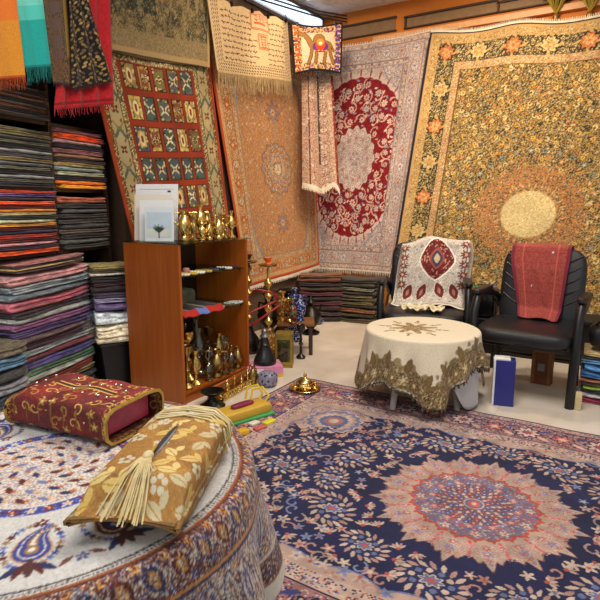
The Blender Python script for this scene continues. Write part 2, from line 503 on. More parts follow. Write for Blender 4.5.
# ================================================================== FLOOR RUG
def floor_rug():
    W, H = 2.83, 2.02
    cv = Cv(W, H, 800, 572, '#1c1f42')
    d = cv.edge()
    rose, beige, navy, cream, red, blue = '#98736c', '#a68d81', '#1b1d3c', '#bfab9c', '#9c4a43', '#5f698f'
    cv.mottle(.12, 10)
    # corner pieces and scalloped field edge
    fx, fy = np.minimum(cv.X, W - cv.X) - .33, np.minimum(cv.Y, H - cv.Y) - .33
    cr = np.hypot(fx, fy); th = np.arctan2(fy, fx)
    sp = (cr < .42 + .03 * np.cos(th * 20)) & (fx > 0) & (fy > 0)
    cv.mask(sp, navy); cv.mask((cr < .40 + .03 * np.cos(th * 20)) & (fx > 0) & (fy > 0), beige)
    cv.mask((cr < .33 + .02 * np.cos(th * 24)) & (fx > 0) & (fy > 0), '#a5837a'); cv.flecks([cream, '#7d6a78', '#8f5f58', '#6a6f8c'], .4, (cr < .39) & (fx > 0) & (fy > 0), 2)
    sc = np.minimum(np.where(fy > 0, fy - .03 - .035 * np.abs(np.cos(cv.X * PI / .24)), 9), np.where(fx > 0, fx - .03 - .035 * np.abs(np.cos(cv.Y * PI / .24)), 9))
    cv.mask((sc < 0) & (d > .33), beige)
    cv.mask((sc > 0) & (sc < .008) & (d > .33), blue)
    for X in (.56, W - .56):
        for Y in (.56, H - .56):
            for r, c in ((.165, '#b59f90'), (.155, '#626b8c'), (.13, '#a5857b'), (.11, '#b3a094'), (.085, '#565f86'), (.055, '#9c655c'), (.03, '#b59f90')):
                cv.flower(X, Y, r, 16, c, None, 0, None, .05)
    # border bands
    cv.mask(d < .335, '#b39a8c'); cv.flecks([navy, red, blue, cream], .45, (d > .27) & (d < .33), 2)
    cv.mask(d < .265, navy); cv.mask(d < .255, '#95696a')
    cv.flecks(['#2a2c55', '#7d4a4c', cream, '#2a2c55'], .4, (d > .065) & (d < .25), 2)
    cv.mask(d < .065, navy); cv.mask(d < .055, '#b08f86'); cv.flecks([navy, red, blue], .35, (d > .018) & (d < .05), 2)
    cv.mask(d < .014, '#171936')
    per = []
    for i in range(16): per += [(.16 + i * (W - .32) / 15, .16), (.16 + i * (W - .32) / 15, H - .16)]
    for i in range(1, 10): per += [(.16, .16 + i * (H - .32) / 10), (W - .16, .16 + i * (H - .32) / 10)]
    for k, (x, y) in enumerate(per):
        if k % 4 < 2:
            cv.flower(x, y, .062, 8, '#c4a498', '#3a4275', 0, navy, .2, .5); cv.disc(x, y, .018, red)
        else: cv.flower(x, y, .05, 6, '#b5655b', cream, .3, navy, .25, .45)
        for s_ in (-1, 1):
            cv.leaf(x + .085 * s_, y + .05, .035, .012, .6, '#3a4275'); cv.leaf(x + .085 * s_, y - .05, .035, .012, -.6, '#c4a498')
    # field flowers
    cv.clip = (d > .34) & (cr > .40) | (d > .34) & ((fx < 0) | (fy < 0))
    cx, cy = W / 2 + .02, H / 2 + .01
    inmed = lambda x, y: ((x - cx) / .43) ** 2 + ((y - cy) / .43) ** 2 < 1
    wr = []
    for i in range(14):
        a = 2 * PI * (i + .5) / 14
        wr.append((cx + .60 * math.cos(a), cy + .53 * math.sin(a), .088 if i % 2 else .105, a + PI / 2))
    for sx in (-1, 1):
        for k, yy in enumerate((-.36, -.12, .12, .36)): wr.append((cx + sx * (.87 if k in (0, 3) else .84), cy + yy * 1.05, .10, .4 * k))
    for x, y, r, a in wr:
        wreath(cv, x, y, r, a, .72, ('#b3a092', '#9c7a72'), '#5a6488', '#9c4f47', '#24284c')
    for x, y in scatter(520, .34, .34, W - .34, H - .34, .042, lambda x, y: not inmed(x, y) and all((x - a) ** 2 + (y - b) ** 2 > (r + .03) ** 2 for a, b, r, _ in wr)):
        k = random.random(); a = ru(0, 6.3)
        if k < .45: cv.flower(x, y, ru(.02, .03), 5, rc(['#a98a7e', '#a0766c', '#b5a293', '#6f7796']), rc([red, blue, cream]), a, None, .3)
        elif k < .8: sprig(cv, x, y, .036, a, '#9c7a72', '#ae9b8d', red)
        else: cv.scroll(x, y, .034, .8, a, .004, rc(['#6f7796', '#a0766c', '#8f7c78']), rc([-1, 1]))
    cv.clip = None
    # central star medallion
    h, t = cv.polar(cx, cy)
    def star(k, R, dep, ph=0):
        q = np.abs(np.mod(k * (t - ph) / (2 * PI), 1) - .5) * 2
        return R * (1 - dep + dep * (.55 * q + .45 * np.abs(np.sin(q * PI * 1.5)) * q))
    cv.mask(h < star(16, .415, .17) + .006 * np.cos(64 * t), '#6d4648'); cv.mask(h < star(16, .407, .17) + .006 * np.cos(64 * t), '#a68f80')
    for i in range(16):
        a = 2 * PI * i / 16
        for rr, r, c1, c2 in ((.325, .022, '#6d7596', '#a8564a'), (.29, .018, '#a5473c', cream), (.355, .014, '#a8564a', '#6d7596'), (.378, .009, '#5f6890', cream)):
            cv.flower(cx + rr * math.cos(a), cy + rr * math.sin(a), r, 6, c1, c2, a, None, .25)
        a2 = a + PI / 16
        cv.line([(cx + .26 * math.cos(a2), cy + .26 * math.sin(a2)), (cx + .34 * math.cos(a2), cy + .34 * math.sin(a2))], .006, '#b5564a')
        cv.flower(cx + .285 * math.cos(a2), cy + .285 * math.sin(a2), .02, 5, '#c98074', '#5a6496', a2)
    cv.mask(h < star(24, .265, .1), '#a5473c'); cv.mask(h < star(24, .245, .08), '#716b80')
    cv.flecks([red, '#a8988c', '#4c5274', '#a8564a'], .45, (h > .12) & (h < .235), 2); cv.flecks(['#c5ae9e', '#a5857a', '#8a7f96', '#b0665a'], .3, (h > .27) & (h < .36), 1)
    for i in range(24):
        a = 2 * PI * i / 24
        cv.flower(cx + .21 * math.cos(a), cy + .21 * math.sin(a), .019, 5, cream if i % 2 else '#5c6584', red, a)
        cv.flower(cx + .165 * math.cos(a + .13), cy + .165 * math.sin(a + .13), .015, 5, '#5a6496' if i % 2 else '#c98074', cream, a)
    cv.mask(h < .150, '#8a5a58')
    for j, rr in enumerate((.140, .118, .096, .074, .054)):
        nn = max(int(2 * PI * rr / .026), 8)
        for i in range(nn):
            a = 2 * PI * (i + .5 * (j % 2)) / nn
            cv.leaf(cx + rr * math.cos(a), cy + rr * math.sin(a), .0125, .0075, a, ('#b09c90', '#566089', '#a8584c')[(i + j) % 3], '#3d3a5c')
            cv.disc(cx + rr * math.cos(a), cy + rr * math.sin(a), .003, '#c9b8a8')
    for i in range(0):
        a = 2 * PI * i / 14
        cv.leaf(cx + .09 * math.cos(a), cy + .09 * math.sin(a), .026, .01, a, '#5a6496'); cv.disc(cx + .058 * math.cos(a + .22), cy + .058 * math.sin(a + .22), .009, red)
    cv.mask(h < .040, '#b09c90'); cv.mask(h < .034, '#566089'); cv.mask(h < .024, '#b5564a'); cv.mask(h < .010, cream)
    cv.mottle(.1, 30)
    S, T = ST(800, 572)
    Pt = np.stack([-1.89 + S * W, 1.04 + T * H, np.full_like(S, .012) + .0015 * np.sin(S * 40 + 6 * T)], -1)
    o = sheet('floor_rug', Pt, cv.C, .011, (0, 0, 1), RUG, back='#6a5550', flat=True)
    return tag(o, 'large navy floor rug with a pale star medallion lying on the tiles', 'rug')
floor_rug()

# ================================================================== HUNG CARPETS
def cliff(n, m, folds, amp, ph=0, sagamp=0):
    """ripples of a hung cloth along its normal, fading at the top"""
    S, T = ST(n, m)
    return amp * (1 - .6 * T) * np.sin(S * folds * 2 * PI + ph + .8 * (1 - T)) + amp * .4 * np.sin(S * folds * 4.7 * PI + 2 * ph)

def gold_carpet():
    W, H = 2.3, 2.72
    n, m = 340, 404
    cv = Cv(W, H, n, m, '#4b4526')
    d = np.minimum(np.minimum(cv.X, W - cv.X), H - cv.Y)      # the lower end lies on the floor
    cx, cy = 1.085, 1.095
    gold, cream, org, nav, oli = '#b8975a', '#cfbd8e', '#bd7440', '#262839', '#5d5a34'
    h, t = cv.polar(cx, cy)
    # field: dense small arabesque
    far = np.clip((h - .5) / .9, 0, 1)
    cv.flecks(['#80703f', '#33291f', '#9a7f46', '#54482c', '#232530'], .75, None, 1)
    cv.flecks([cream, gold, '#9a7a3c', '#c29a58', '#a8743c', '#8a7c58'], .38, None, 1)
    for x, y in scatter(1500, .3, 0, W - .3, H - .3, .032, None, 8):
        k = random.random()
        if k < .5: cv.flower(x, y, ru(.008, .014), 5, rc([gold, cream, '#c9a662', '#b88c40']), rc([org, '#6c7270', '#2d2d2f']), ru(0, 6), '#33331f' if k < .2 else None, .3)
        elif k < .85: cv.scroll(x, y, .024, .7, ru(0, 6), .005, rc(['#cfa552', '#a78438', '#d9c083', '#2c2c2e']), rc([-1, 1]))
        else: cv.flower(x, y, .016, 5, rc([org, '#8d8a80', '#b5652f']), cream, ru(0, 6))
    for x, y in scatter(150, .36, .3, W - .36, H - .36, .13, None, 20):
        cv.flower(x, y, .024, 8, rc(['#d0b670', '#c9a95c']), '#8a5a2a', ru(0, 6), '#2c281e', .2)
        for q in range(4): cv.leaf(x + .034 * math.cos(q * PI / 2 + .6), y + .034 * math.sin(q * PI / 2 + .6), .014, .006, q * PI / 2 + 1.2, '#b5702f')
    # rays around the pale disc
    for i in range(32):
        a = 2 * PI * i / 32
        for rr, r, c in ((.56, .028, '#8e8f7c'), (.64, .024, '#c9a865'), (.72, .02, '#9a8f62'), (.50, .03, '#b98a55')):
            aa = a + (PI / 32 if rr in (.56, .72) else 0)
            cv.flower(cx + rr * math.cos(aa), cy + rr * math.sin(aa), r, 5, c, rc(['#3a3a38', org, cream]), a, '#4a4530', .3)
    cv.flecks(['#a5724a', '#a87848', '#8f6a48'], .6, h < .41, 1)
    cv.flecks([org, gold, '#6b6656', '#c9894c', '#3f3b38'], .5, (h > .22) & (h < .44), 1)
    for ring, (rr, r, c) in enumerate(((.405, .022, '#a8703f'), (.35, .020, '#c08048'), (.30, .018, '#b0683a'), (.255, .017, '#cfa068'))):
        for i in range(32):
            a = 2 * PI * (i + .5 * (ring % 2)) / 32
            cv.leaf(cx + rr * math.cos(a), cy + rr * math.sin(a), r, r * .55, a, c, '#6d5a44' if ring % 2 else None)
    cv.mask(h < .216 + .008 * np.cos(24 * t), gold); cv.mask(h < .207, '#d6c28e')
    cv.flecks(['#c7a868', '#e6d5a2', '#b99a5c'], .5, h < .205, 1)
    # borders
    cv.mask(d < .33, '#b08a5c'); cv.flecks([cream, '#7b6a4a', '#b5724a', '#c9ae84'], .55, (d < .325) & (d > .262), 1)
    cv.mask((d < .335) & (d > .325), '#6b4b22')
    cv.mask(d < .262, '#3a3424'); cv.flecks([gold, '#2a2a30', cream, '#8a7038', '#59502c'], .62, (d < .255) & (d > .095), 1)
    cv.mask(d < .095, '#b8945c'); cv.flecks([cream, '#8a7040', '#c08a4a', '#6a5a40'], .5, (d < .09) & (d > .03), 1)
    cv.mask(d < .012, '#1c2233')
    pts = [(.175 + i * .29, H - .175) for i in range(8)] + [(.175, H - .175 - .33 * i) for i in range(1, 9)] + [(W - .175, H - .175 - .33 * i) for i in range(1, 9)]
    for k, (x, y) in enumerate(pts):
        o_ = k % 2 if k < 8 else (k - 8) % 8 % 2
        c1, c2 = (('#b5683a', '#cfa066'), ('#c9b47c', '#b98a50'))[o_ if k < 8 else 1 - o_]
        cv.flower(x, y, .072, 9, c1, c2, .5, '#2e2a22', .13, .5); cv.flower(x, y, .05, 6, c2, c1, .2, None, .35, .4); cv.flecks([c1, c2, '#6b5030'], .3, np.hypot(cv.X - x, cv.Y - y) < .06, 1)
        for s_ in range(4): cv.leaf(x + .085 * math.cos(s_ * PI / 2), y + .085 * math.sin(s_ * PI / 2), .03, .012, s_ * PI / 2 + .5, gold)
    cv.mottle(.06, 6)
    tl, tr = np.array((-1.77, 5.13, 2.735)), np.array((.50, 5.13, 2.60))
    bl, br = np.array((-2.115, 5.10, .06)), np.array((.44, 5.10, .03))
    Pt = quad(bl, br, tl, tr, n, m)
    S, T = ST(n, m)
    Pt[..., 1] += cliff(n, m, 2.2, .014) - .05 * (1 - T) ** 2
    Pt[..., 2] -= .03 * np.sin(S * PI * 3) ** 2 * T ** 6
    root = empty('hanging_carpet', (-.8, 5.12, 0), 0, 'huge gold and olive carpet with a pale round medallion hung on the back wall', 'carpet', None)
    Pt -= np.array((-.8, 5.12, 0))
    sheet('pile', Pt, cv.C, .009, (0, -1, 0), RUG, root, '#7a6a45')
    e = Pt[-1][::2]
    comb('fringe', [p + np.array((0, -.004, .0)) for p in Pt[-1]], (0, 0, 1), .022, P('#d8cdb4', .9), root, .016)
    b_ = Pt[:, 0][::12]
    MB().tube([Vector(p) + Vector((-.004, -.004, 0)) for p in b_], .008, 6).build('bound_edge', P('#141a2e', .9), root)
gold_carpet()

def red_carpet():
    W, H = 1.50, 2.3
    n, m = 230, 350
    cv = Cv(W, H, n, m, '#b9a194')
    cx, cy = .80, 1.16
    cream, grey, rose, blue, red = '#d2bfb1', '#8c7f80', '#a3756b', '#6f7690', '#7a0f1a'
    d = cv.edge(); h, t = cv.polar(cx, cy, 1.34)
    cv.flecks(['#cdb9aa', grey, '#a98f85', cream, '#9a8c90'], .7, None, 1)
    for x, y in scatter(620, .2, .2, W, H - .2, .05, None, 6):
        k = random.random()
        if k < .55: cv.flower(x, y, ru(.02, .03), 6, rc([cream, '#c4a598', '#e3d3c6']), rc([rose, blue, grey]), ru(0, 6), '#8a7873', .28)
        else: cv.scroll(x, y, .035, .8, ru(0, 6), .006, rc([grey, '#8d6c66', cream, blue]), rc([-1, 1]))
    # lobed red medallion
    R = .612 * (1 - .018 + .018 * np.abs(np.cos(18 * t)))
    cv.mask(h < R + .035 + .012 * np.cos(36 * t), '#c9b1a6')
    for i in range(36):
        a = 2 * PI * i / 36
        x, y = cx + .645 * math.cos(a), cy + .645 * 1.34 * math.sin(a)
        cv.leaf(x, y, .045, .012, math.atan2(math.sin(a) * 1.34, math.cos(a)), '#8f4a52')
    cv.mask(h < R, red)
    cv.flecks(['#6a0c16', '#8f1a24'], .5, h < R - .01, 2)
    rosy = [(x, y) for x, y in scatter(160, cx - .6, cy - .85, cx + .6, cy + .85, .098, lambda x, y: .275 < math.hypot(x - cx, (y - cy) / 1.34) < .58, 60)]
    cv.clip = h < R - .008
    for x, y in rosy:
        a = ru(0, 6.3)
        cv.scroll(x, y, .072, .75, a, .0055, '#d2a99a', rc([-1, 1]))
        for j in range(3): cv.leaf(x + .062 * math.cos(a + j * 2), y + .062 * math.sin(a + j * 2), .022, .009, a + j * 2 + 1, rc(['#dcbfae', '#b98a80', '#7f86a0']))
        cv.flower(x, y, ru(.028, .04), 7, rc(['#d6c2b2', '#cfb0a0', '#c4aca4']), rc(['#b24a48', '#8f93a8', '#c98f7f']), a, '#5c0c16', .2, .5)
    cv.clip = None
    # pale inner medallion
    r2 = h * (1 + 0 * t)
    cv.mask(r2 < .250 + .012 * np.cos(16 * t), '#6d1a22'); cv.mask(r2 < .240 + .012 * np.cos(16 * t), '#c6b1a6')
    cv.flecks([grey, cream, '#a08a86', '#8e7a7e'], .6, r2 < .228, 1)
    for rr, nn, r, c in ((.205, 16, .022, '#ddcdbf'), (.16, 12, .022, '#b48a80'), (.1, 8, .02, '#e0d0c2'), (.045, 6, .016, '#8a8394')):
        for i in range(nn):
            a = 2 * PI * i / nn; cv.flower(cx + rr * math.cos(a), cy + rr * 1.34 * math.sin(a), r, 6, c, '#8d5a58', a, '#857778', .25)
    cv.flower(cx, cy, .026, 8, '#8f5e4e', '#d9c6b8')
    # corners and borders
    for (X, Y) in ((0, 0), (W, 0), (0, H), (W, H)):
        q = np.hypot(cv.X - X, (cv.Y - Y) / 1.2); cv.mask((np.abs(q - .5) < .006) & (h > .64), '#7c8196')
        cv.flecks(['#8f8e9c', '#7f7d90', '#b7a49a'], .35, (q < .49) & (h > .64), 2)
    cv.mask(d < .25, '#8c7a78'); cv.mask(d < .24, '#b5a095'); cv.flecks([cream, '#82605c', grey], .5, (d > .2) & (d < .236), 2)
    cv.mask(d < .198, '#84706f'); cv.mask(d < .19, '#bba69a'); cv.flecks([cream, grey, '#a58f88', '#7d7888'], .6, (d < .188) & (d > .06), 1)
    cv.mask(d < .055, '#8e7a76'); cv.mask(d < .045, '#bba293'); cv.flecks([cream, '#9a7a72'], .4, d < .04, 2)
    pts = [(.12 + i * .157, y) for i in range(9) for y in (.12, H - .12)] + [(x, .12 + i * .158) for i in range(1, 13) for x in (.12, W - .12)]
    for k, (x, y) in enumerate(pts): cv.flower(x, y, .042, 8, ('#d8c7ba', '#c1a79c')[k // 2 % 2], ('#7f7890', '#a0685e')[k // 2 % 2], 0, '#807072', .25, .5)
    cv.mottle(.06, 6)
    S, T = ST(n, m)
    # the carpet turns the room corner: the first hand's width runs along the left wall
    xl = -3.30 + 0 * T; xr = -2.10 + T * .30
    x = xl + S * (xr - xl)
    z = .50 + T * (2.80 - .025 * S - .50) - .03 * np.sin(S * PI) * T ** 5
    y = np.full_like(x, 5.235) + cliff(n, m, 1.5, .012, 1)
    over = np.maximum(-2.980 - x, 0)
    y = y - over; x = np.maximum(x, -2.980) + 0 * x
    Pt = np.stack([x, y, z], -1)
    B = np.array((-2.4, 5.23, 0))
    root = empty('hanging_carpet', B, 0, 'cream carpet with a tall crimson medallion hung in the far corner', 'carpet')
    Pt -= B
    sheet('pile', Pt, cv.C, .008, (0.2, -1, 0), RUG, root, '#8a7568')
    MB().tube([Vector(p) + Vector((.004, -.004, 0)) for p in Pt[::12, -1]], .009, 6).build('bound_edge', P('#141a2e', .9), root)
    for nm, row, dn in (('fringe', 0, (0, 0, -1)), ('fringe', -1, (0, 0, 1))):
        comb(nm, [p + np.array((0, -.005, 0)) for p in Pt[row][40::2]], dn, .045 if row == 0 else .02, P('#d9cbb8', .9), root, .02 if row == 0 else .01)
red_carpet()

def orange_carpet():
    W, H = 1.44, 2.1
    n, m = 190, 280
    cv = Cv(W, H, n, m, '#ab7444')
    cx, cy = .72, 1.02
    d = cv.edge(); h, t = cv.polar(cx, cy)
    tan, gry, crm, rst = '#bb9266', '#8a8580', '#ccb68e', '#96552c'
    cv.flecks([tan, '#9a6238', '#b98a58', '#8f6a50', '#ae7c4c'], .75, None, 1)
    for x, y in scatter(420, .2, .2, W - .2, H - .2, .045, None, 6):
        cv.flower(x, y, ru(.01, .018), 5, rc([crm, tan, gry, '#c26a34']), rc([rst, '#5d5a62']), ru(0, 6), None, .3)
    # ogival field with pale corner arches at the foot
    ar = (np.abs(cv.X - cx) / .53) ** 2 + ((cv.Y - cy) / .86) ** 2
    ar = np.maximum((np.abs(cv.X - cx) / .50) ** 6, 0) + (np.abs(cv.Y - cy) / .84) ** 3
    cv.mask(ar > 1, '#b99a6a'); cv.flecks([crm, '#9a8a6a', gry, '#b07a44'], .65, ar > 1.05, 1)
    cv.mask((ar > .95) & (ar < 1.06), '#7d7f8c')
    for rr, c in ((.235, '#8a5f3e'), (.215, '#8d8478'), (.185, '#a3602d'), (.14, '#7f7c7c'), (.11, '#b98a55'), (.075, '#6d7078'), (.05, crm)):
        cv.mask(h < rr * (1 + .06 * np.cos(12 * t)), c)
    cv.flecks([crm, '#6a6468', rst, tan], .45, h < .21, 1); cv.flower(cx, cy, .045, 6, crm, rst)
    for s_ in (-1, 1):
        x, y = cx, cy + s_ * .5
        cv.flower(x, y, .085, 8, '#7f7a7c', '#b5713a', 0, '#8f5528', .25, .55); cv.flower(x, y, .03, 6, crm, rst)
        cv.line([(cx, cy + s_ * .24), (cx, cy + s_ * .42)], .01, '#8d8478')
    cv.mask(d < .23, '#7d7468'); cv.mask(d < .222, '#b98f5c'); cv.flecks([crm, rst, gry], .5, (d < .215) & (d > .185), 1)
    cv.mask(d < .18, '#8a5a33'); cv.mask(d < .175, '#b07541'); cv.flecks([tan, '#8a6a4c', crm, '#b5622c'], .6, (d < .172) & (d > .07), 1)
    pts = [(.12 + i * .15, y) for i in range(9) for y in (.12, H - .12)] + [(x, .12 + i * .155) for i in range(1, 12) for x in (.12, W - .12)]
    for k, (x, y) in enumerate(pts): cv.flower(x, y, .036, 6, (crm, '#c06a34')[k // 2 % 2], ('#6d6c78', crm)[k // 2 % 2], 0, '#7a4c28', .25)
    cv.mask(d < .065, '#c79c66'); cv.flecks([crm, '#9a6a38'], .4, (d < .06) & (d > .035), 1)
    cv.mask(d < .03, '#b8451a')
    S, T = ST(n, m)
    bl, br = np.array((-2.93, 3.82, .455)), np.array((-2.955, 5.19, .525))
    tl, tr = np.array((-2.945, 3.35, 2.58)), np.array((-2.955, 5.02, 2.62))
    Pt = quad(bl, br, tl, tr, n, m); Pt[..., 0] += cliff(n, m, 1.3, .008, 2)
    Pt -= np.array((-2.94, 4.3, 0))
    root = empty('hanging_carpet', (-2.94, 4.3, 0), 0, 'orange-tan silk carpet with a small round medallion hung behind the brown cabinet', 'carpet')
    sheet('pile', Pt, cv.C, .008, (1, 0, 0), RUG, root, '#8a6238')
    comb('fringe', [p + np.array((.004, 0, 0)) for p in Pt[0][::2]], (0, 0, -1), .02, P('#e2d3bd', .9), root, .028)
orange_carpet()

def gabbeh():
    W, H = 1.08, 1.95
    n, m = 170, 300
    cv = Cv(W, H, n, m, '#8a3016')
    d = cv.edge(); cols = ['#a8863c', '#4a545c', '#6e6a3a', '#8a7a50', '#3f5240', '#7d4a30', '#c0a050', '#55585e']
    # squares of the field
    x0, x1, y1 = .225, W - .225, H - .12
    cw, ch = (x1 - x0) / 5, .205
    for r in range(8):
        for c in range(5):
            X, Y = x0 + (c + .5) * cw, y1 - (r + .55) * ch
            k = (r * 3 + c * 5 + r * c) % 8
            a, b = cols[k], cols[(k + 3) % 8]
            hw, hh = cw * .36, ch * .37
            cv.rect(X - hw - .008, Y - hh - .008, X + hw + .008, Y + hh + .008, '#3a1a10')
            cv.rect(X - hw, Y - hh, X + hw, Y + hh, b)
            q = (np.abs(cv.X - X) < hw) & (np.abs(cv.Y - Y) < hh); cv.flecks(['#d2be86', '#2c2622', a], .35, q, 2)
            cv.rect(X - hw * .68, Y - hh * .72, X + hw * .68, Y + hh * .72, a)
            if k % 3 == 0: cv.disc(X, Y, hw * .5, '#d9c48a', hh * .62); cv.disc(X, Y, hw * .25, '#7a2414', hh * .34)
            elif k % 3 == 1:
                for s_ in (-1, 1): cv.leaf(X, Y, hh * .7, hw * .16, s_ * .8, '#e0cf9a')
                cv.disc(X, Y, hw * .2, '#5c1a10')
            else: cv.flower(X, Y, hw * .55, 8, '#2f3338', '#c9a64c', 0, '#d2bd80', .3)
    inner = (cv.X > x0 - .012) & (cv.X < x1 + .012) & (cv.Y < y1 + .012)
    # speckled guard, pale border with dark rosettes and green vine, red outer edge
    dd = np.minimum(np.minimum(cv.X, W - cv.X), H - cv.Y + .055)
    cv.mask(~inner | (dd < .21), '#8a3016')
    cv.mask(dd < .205, '#8e7c4e'); cv.flecks(['#d9c996', '#3a2f24', '#7a5a30'], .6, dd < .205, 1)
    cv.mask(dd < .170, '#4a2a18'); cv.mask(dd < .163, '#a8986c')
    for side in (.112, W - .112):
        for k in range(16):
            y = .08 + k * .128
            if k % 2: cv.flower(side, y, .034, 4, '#5a1c16', '#c9a04a', PI / 4, None, .35, .3)
            else:
                cv.line([(side - .045, y - .05), (side, y + .01), (side + .045, y - .05)], .011, '#4f5f4c'); cv.line([(side - .045, y + .05), (side, y), (side + .045, y + .05)], .006, '#7a6a44')
            cv.leaf(side + .03, y + .06, .02, .008, 1, '#8a4a22')
    for k in range(9):
        cv.flower(.15 + k * .1, H - .06, .03, 4, '#5a1c16', '#c9a04a', PI / 4, None, .35, .3)
    cv.mask(dd < .063, '#6e4a24'); cv.flecks(['#c9b480', '#33261a', '#8a5a2c'], .55, (dd < .06) & (dd > .03), 1)
    cv.mask((cv.X < .03) | (cv.X > W - .03), '#a03c16')
    cv.mottle(.12, 10)
    S, T = ST(n, m)
    tl, tr = np.array((-2.90, 2.215, 2.235)), np.array((-2.90, 3.36, 2.335))
    bl, br = np.array((-2.89, 2.655, .34)), np.array((-2.90, 3.67, .38))
    Pt = quad(bl, br, tl, tr, n, m); Pt[..., 0] += .7 * cliff(n, m, 1.6, .012, .5)
    Pt[..., 2] -= .03 * np.sin(S * PI) * T ** 3
    Pt -= np.array((-2.9, 2.9, 0))
    root = empty('hanging_carpet', (-2.9, 2.9, 0), 0, 'rust-red tribal carpet of small squares hung behind white pictures on the cabinet', 'carpet')
    sheet('pile', Pt, cv.C, .008, (1, 0, 0), RUG, root, '#5d3a22')
gabbeh()

def tapestry():
    n, m = 170, 90
    cv = Cv(1.05, .62, n, m, '#6a5a3c')
    g = vnoise(m, n, 9, 14); g2 = vnoise(m, n, 22, 36)
    a = cv.Y / .62
    for lo, c in ((0, '#8f7a52'), (.35, '#6b5d3a'), (.5, '#4a4630'), (.62, '#35352a'), (.74, '#8a7a58')):
        cv.mask((.6 * g + .4 * g2 > lo) , c)
    cv.flecks(['#a08a5c', '#3a3826', '#7a6a44', '#5a5636'], .4, None, 1)
    for x in (.47, .62, .80, .9): cv.line([(x, .36), (x + .012, .48), (x - .008, .62)], .013, '#8f7a54'); cv.flower(x + .03, .50, .05, 7, '#4a4630', '#3a3828')
    for x, y in scatter(60, .05, .3, .45, .6, .04): cv.flower(x, y, .03, 5, rc(['#3f4630', '#2c3028', '#5a5c40']), '#2c2c22')
    cv.rect(.66, .45, .78, .62, '#a3a093')
    cv.mask(cv.Y < .16, '#8a7550'); cv.flecks(['#a08a60', '#6e5c3e', '#7a7048'], .5, cv.Y < .15, 1); cv.mask(cv.Y < .035, '#a58a5c')
    cv.mask(cv.X > 1.02, '#b29563'); cv.mask(cv.X < .02, '#8a7550')
    Pt = quad((-2.85, 2.375, 2.125), (-2.86, 3.315, 2.205), (-2.86, 2.37, 2.66), (-2.87, 3.345, 2.86), n, m)
    Pt[..., 0] += cliff(n, m, 1.2, .008); Pt -= np.array((-2.86, 2.85, 0))
    o = sheet('hanging_tapestry', Pt, cv.C, .006, (1, 0, 0), CLOTH, None, '#6a5a3c'); o.location = (-2.86, 2.85, 0)
    tag(o, 'brown woodland tapestry hung above the rust-red carpet of squares', 'tapestry')
tapestry()

def script_cloth():
    n, m = 240, 150
    W, H = 1.10, .56
    cv = Cv(W, H, n, m, '#cdb084')
    cv.flecks(['#d6bc92', '#c4a678'], .5, None, 1)
    d = np.minimum(np.minimum(cv.X, W - cv.X), cv.Y + .02)
    br = '#54391f'
    for q in (.03, .052, .078, .1):
        cv.mask((np.abs(d - q) < .006) & (((cv.X + cv.Y) / .016).astype(int) % 2 == 0), br)
    def scribble(xa, xb, y, c=br):
        x = xa
        while x < xb:
            L = ru(.02, .06)
            p = [(x + L * i / 5, y + ru(-.007, .007)) for i in range(6)]
            cv.line(p, .0042, c)
            if random.random() < .5: cv.line([(x + L * .4, y), (x + L * .4, y + ru(.012, .022))], .0028, c)
            if random.random() < .6: cv.disc(x + L * .6, y - .014, .004, c)
            x += L + .016
    for k in range(9):
        y = H - .075 - k * .047
        if k < 4: scribble(.14, .52, y); scribble(.78, W - .14, y)
        else: scribble(.14, .55, y); scribble(.72, W - .14, y)
    # red lettered cartouches
    rd = '#b0512e'
    for (a, b, c, e) in ((.52, .40, .78, .545), (.60, .235, .74, .365)):
        for q in (0, .012): cv.line([(a + q, b + q), (c - q, b + q), (c - q, e - q), (a + q, e - q), (a + q, b + q)], .0035, rd)
        cv.rect(a + .03, b + .03, c - .03, e - .03, '#e0b48a')
    cv.rect(.565, .445, .735, .468, '#c0603a'); scribble(.57, .74, .49, rd); scribble(.57, .74, .515, rd)
    for k in range(5): cv.line([(.63, .25 + k * .022), (.71, .258 + k * .022)], .004, rd)
    cv.line([(.65, .25), (.64, .35)], .004, rd); cv.line([(.69, .25), (.70, .35)], .004, rd)
    A = (-2.83, 0, 0); nx = (1, 0, 0)
    p = lambda x, y: np.array(on_plane(x, y, A, nx))
    Pt = quad(p(216, 70), p(293, 80), p(206, -6), p(288, 21), n, m)
    S, T = ST(n, m)
    Pt[..., 0] += cliff(n, m, 1.4, .012, 1.2) + .01 * np.sin(S * 5 * PI) * T ** 4
    Pt[..., 2] -= .018 * np.sin(S * PI * 5) ** 2 * T ** 5
    B = np.array((-2.83, 3.9, 0)); Pt -= B
    root = empty('hanging_script_cloth', B, 0, 'cream cloth with lines of script and red cartouches, long fringe below', 'cloth')
    sheet('panel', Pt, cv.C, .006, (1, 0, 0), CLOTH, root, '#c7ae82')
    comb('fringe', [q + np.array((.003, 0, 0)) for q in Pt[0][::1]], (0, .02, -1), .155, P('#c4a878', .9), root, .012, .3, .006)
    for k in range(5):
        q = Pt[-1][10 + k * 54]
        c = empty('clip', (B + q + np.array((0.004, 0, -.0))), 0, 'dark metal clip holding the fringed script cloth, %s along its top edge' % ('nearest the woodland tapestry', 'second', 'middle one', 'fourth', 'nearest the camel hanging')[k], 'clip', 'clips along the script cloth')
        MB().box((.004, 0, 0), (.02, .022, .03), None, .003).build('jaw', DARKMET, c)
        MB().tube([(.004, -.008, .012), (.004, -.008, .045), (.004, .008, .045), (.004, .008, .012)], .0025, 6).build('wire_loop', DARKMET, c)
script_cloth()

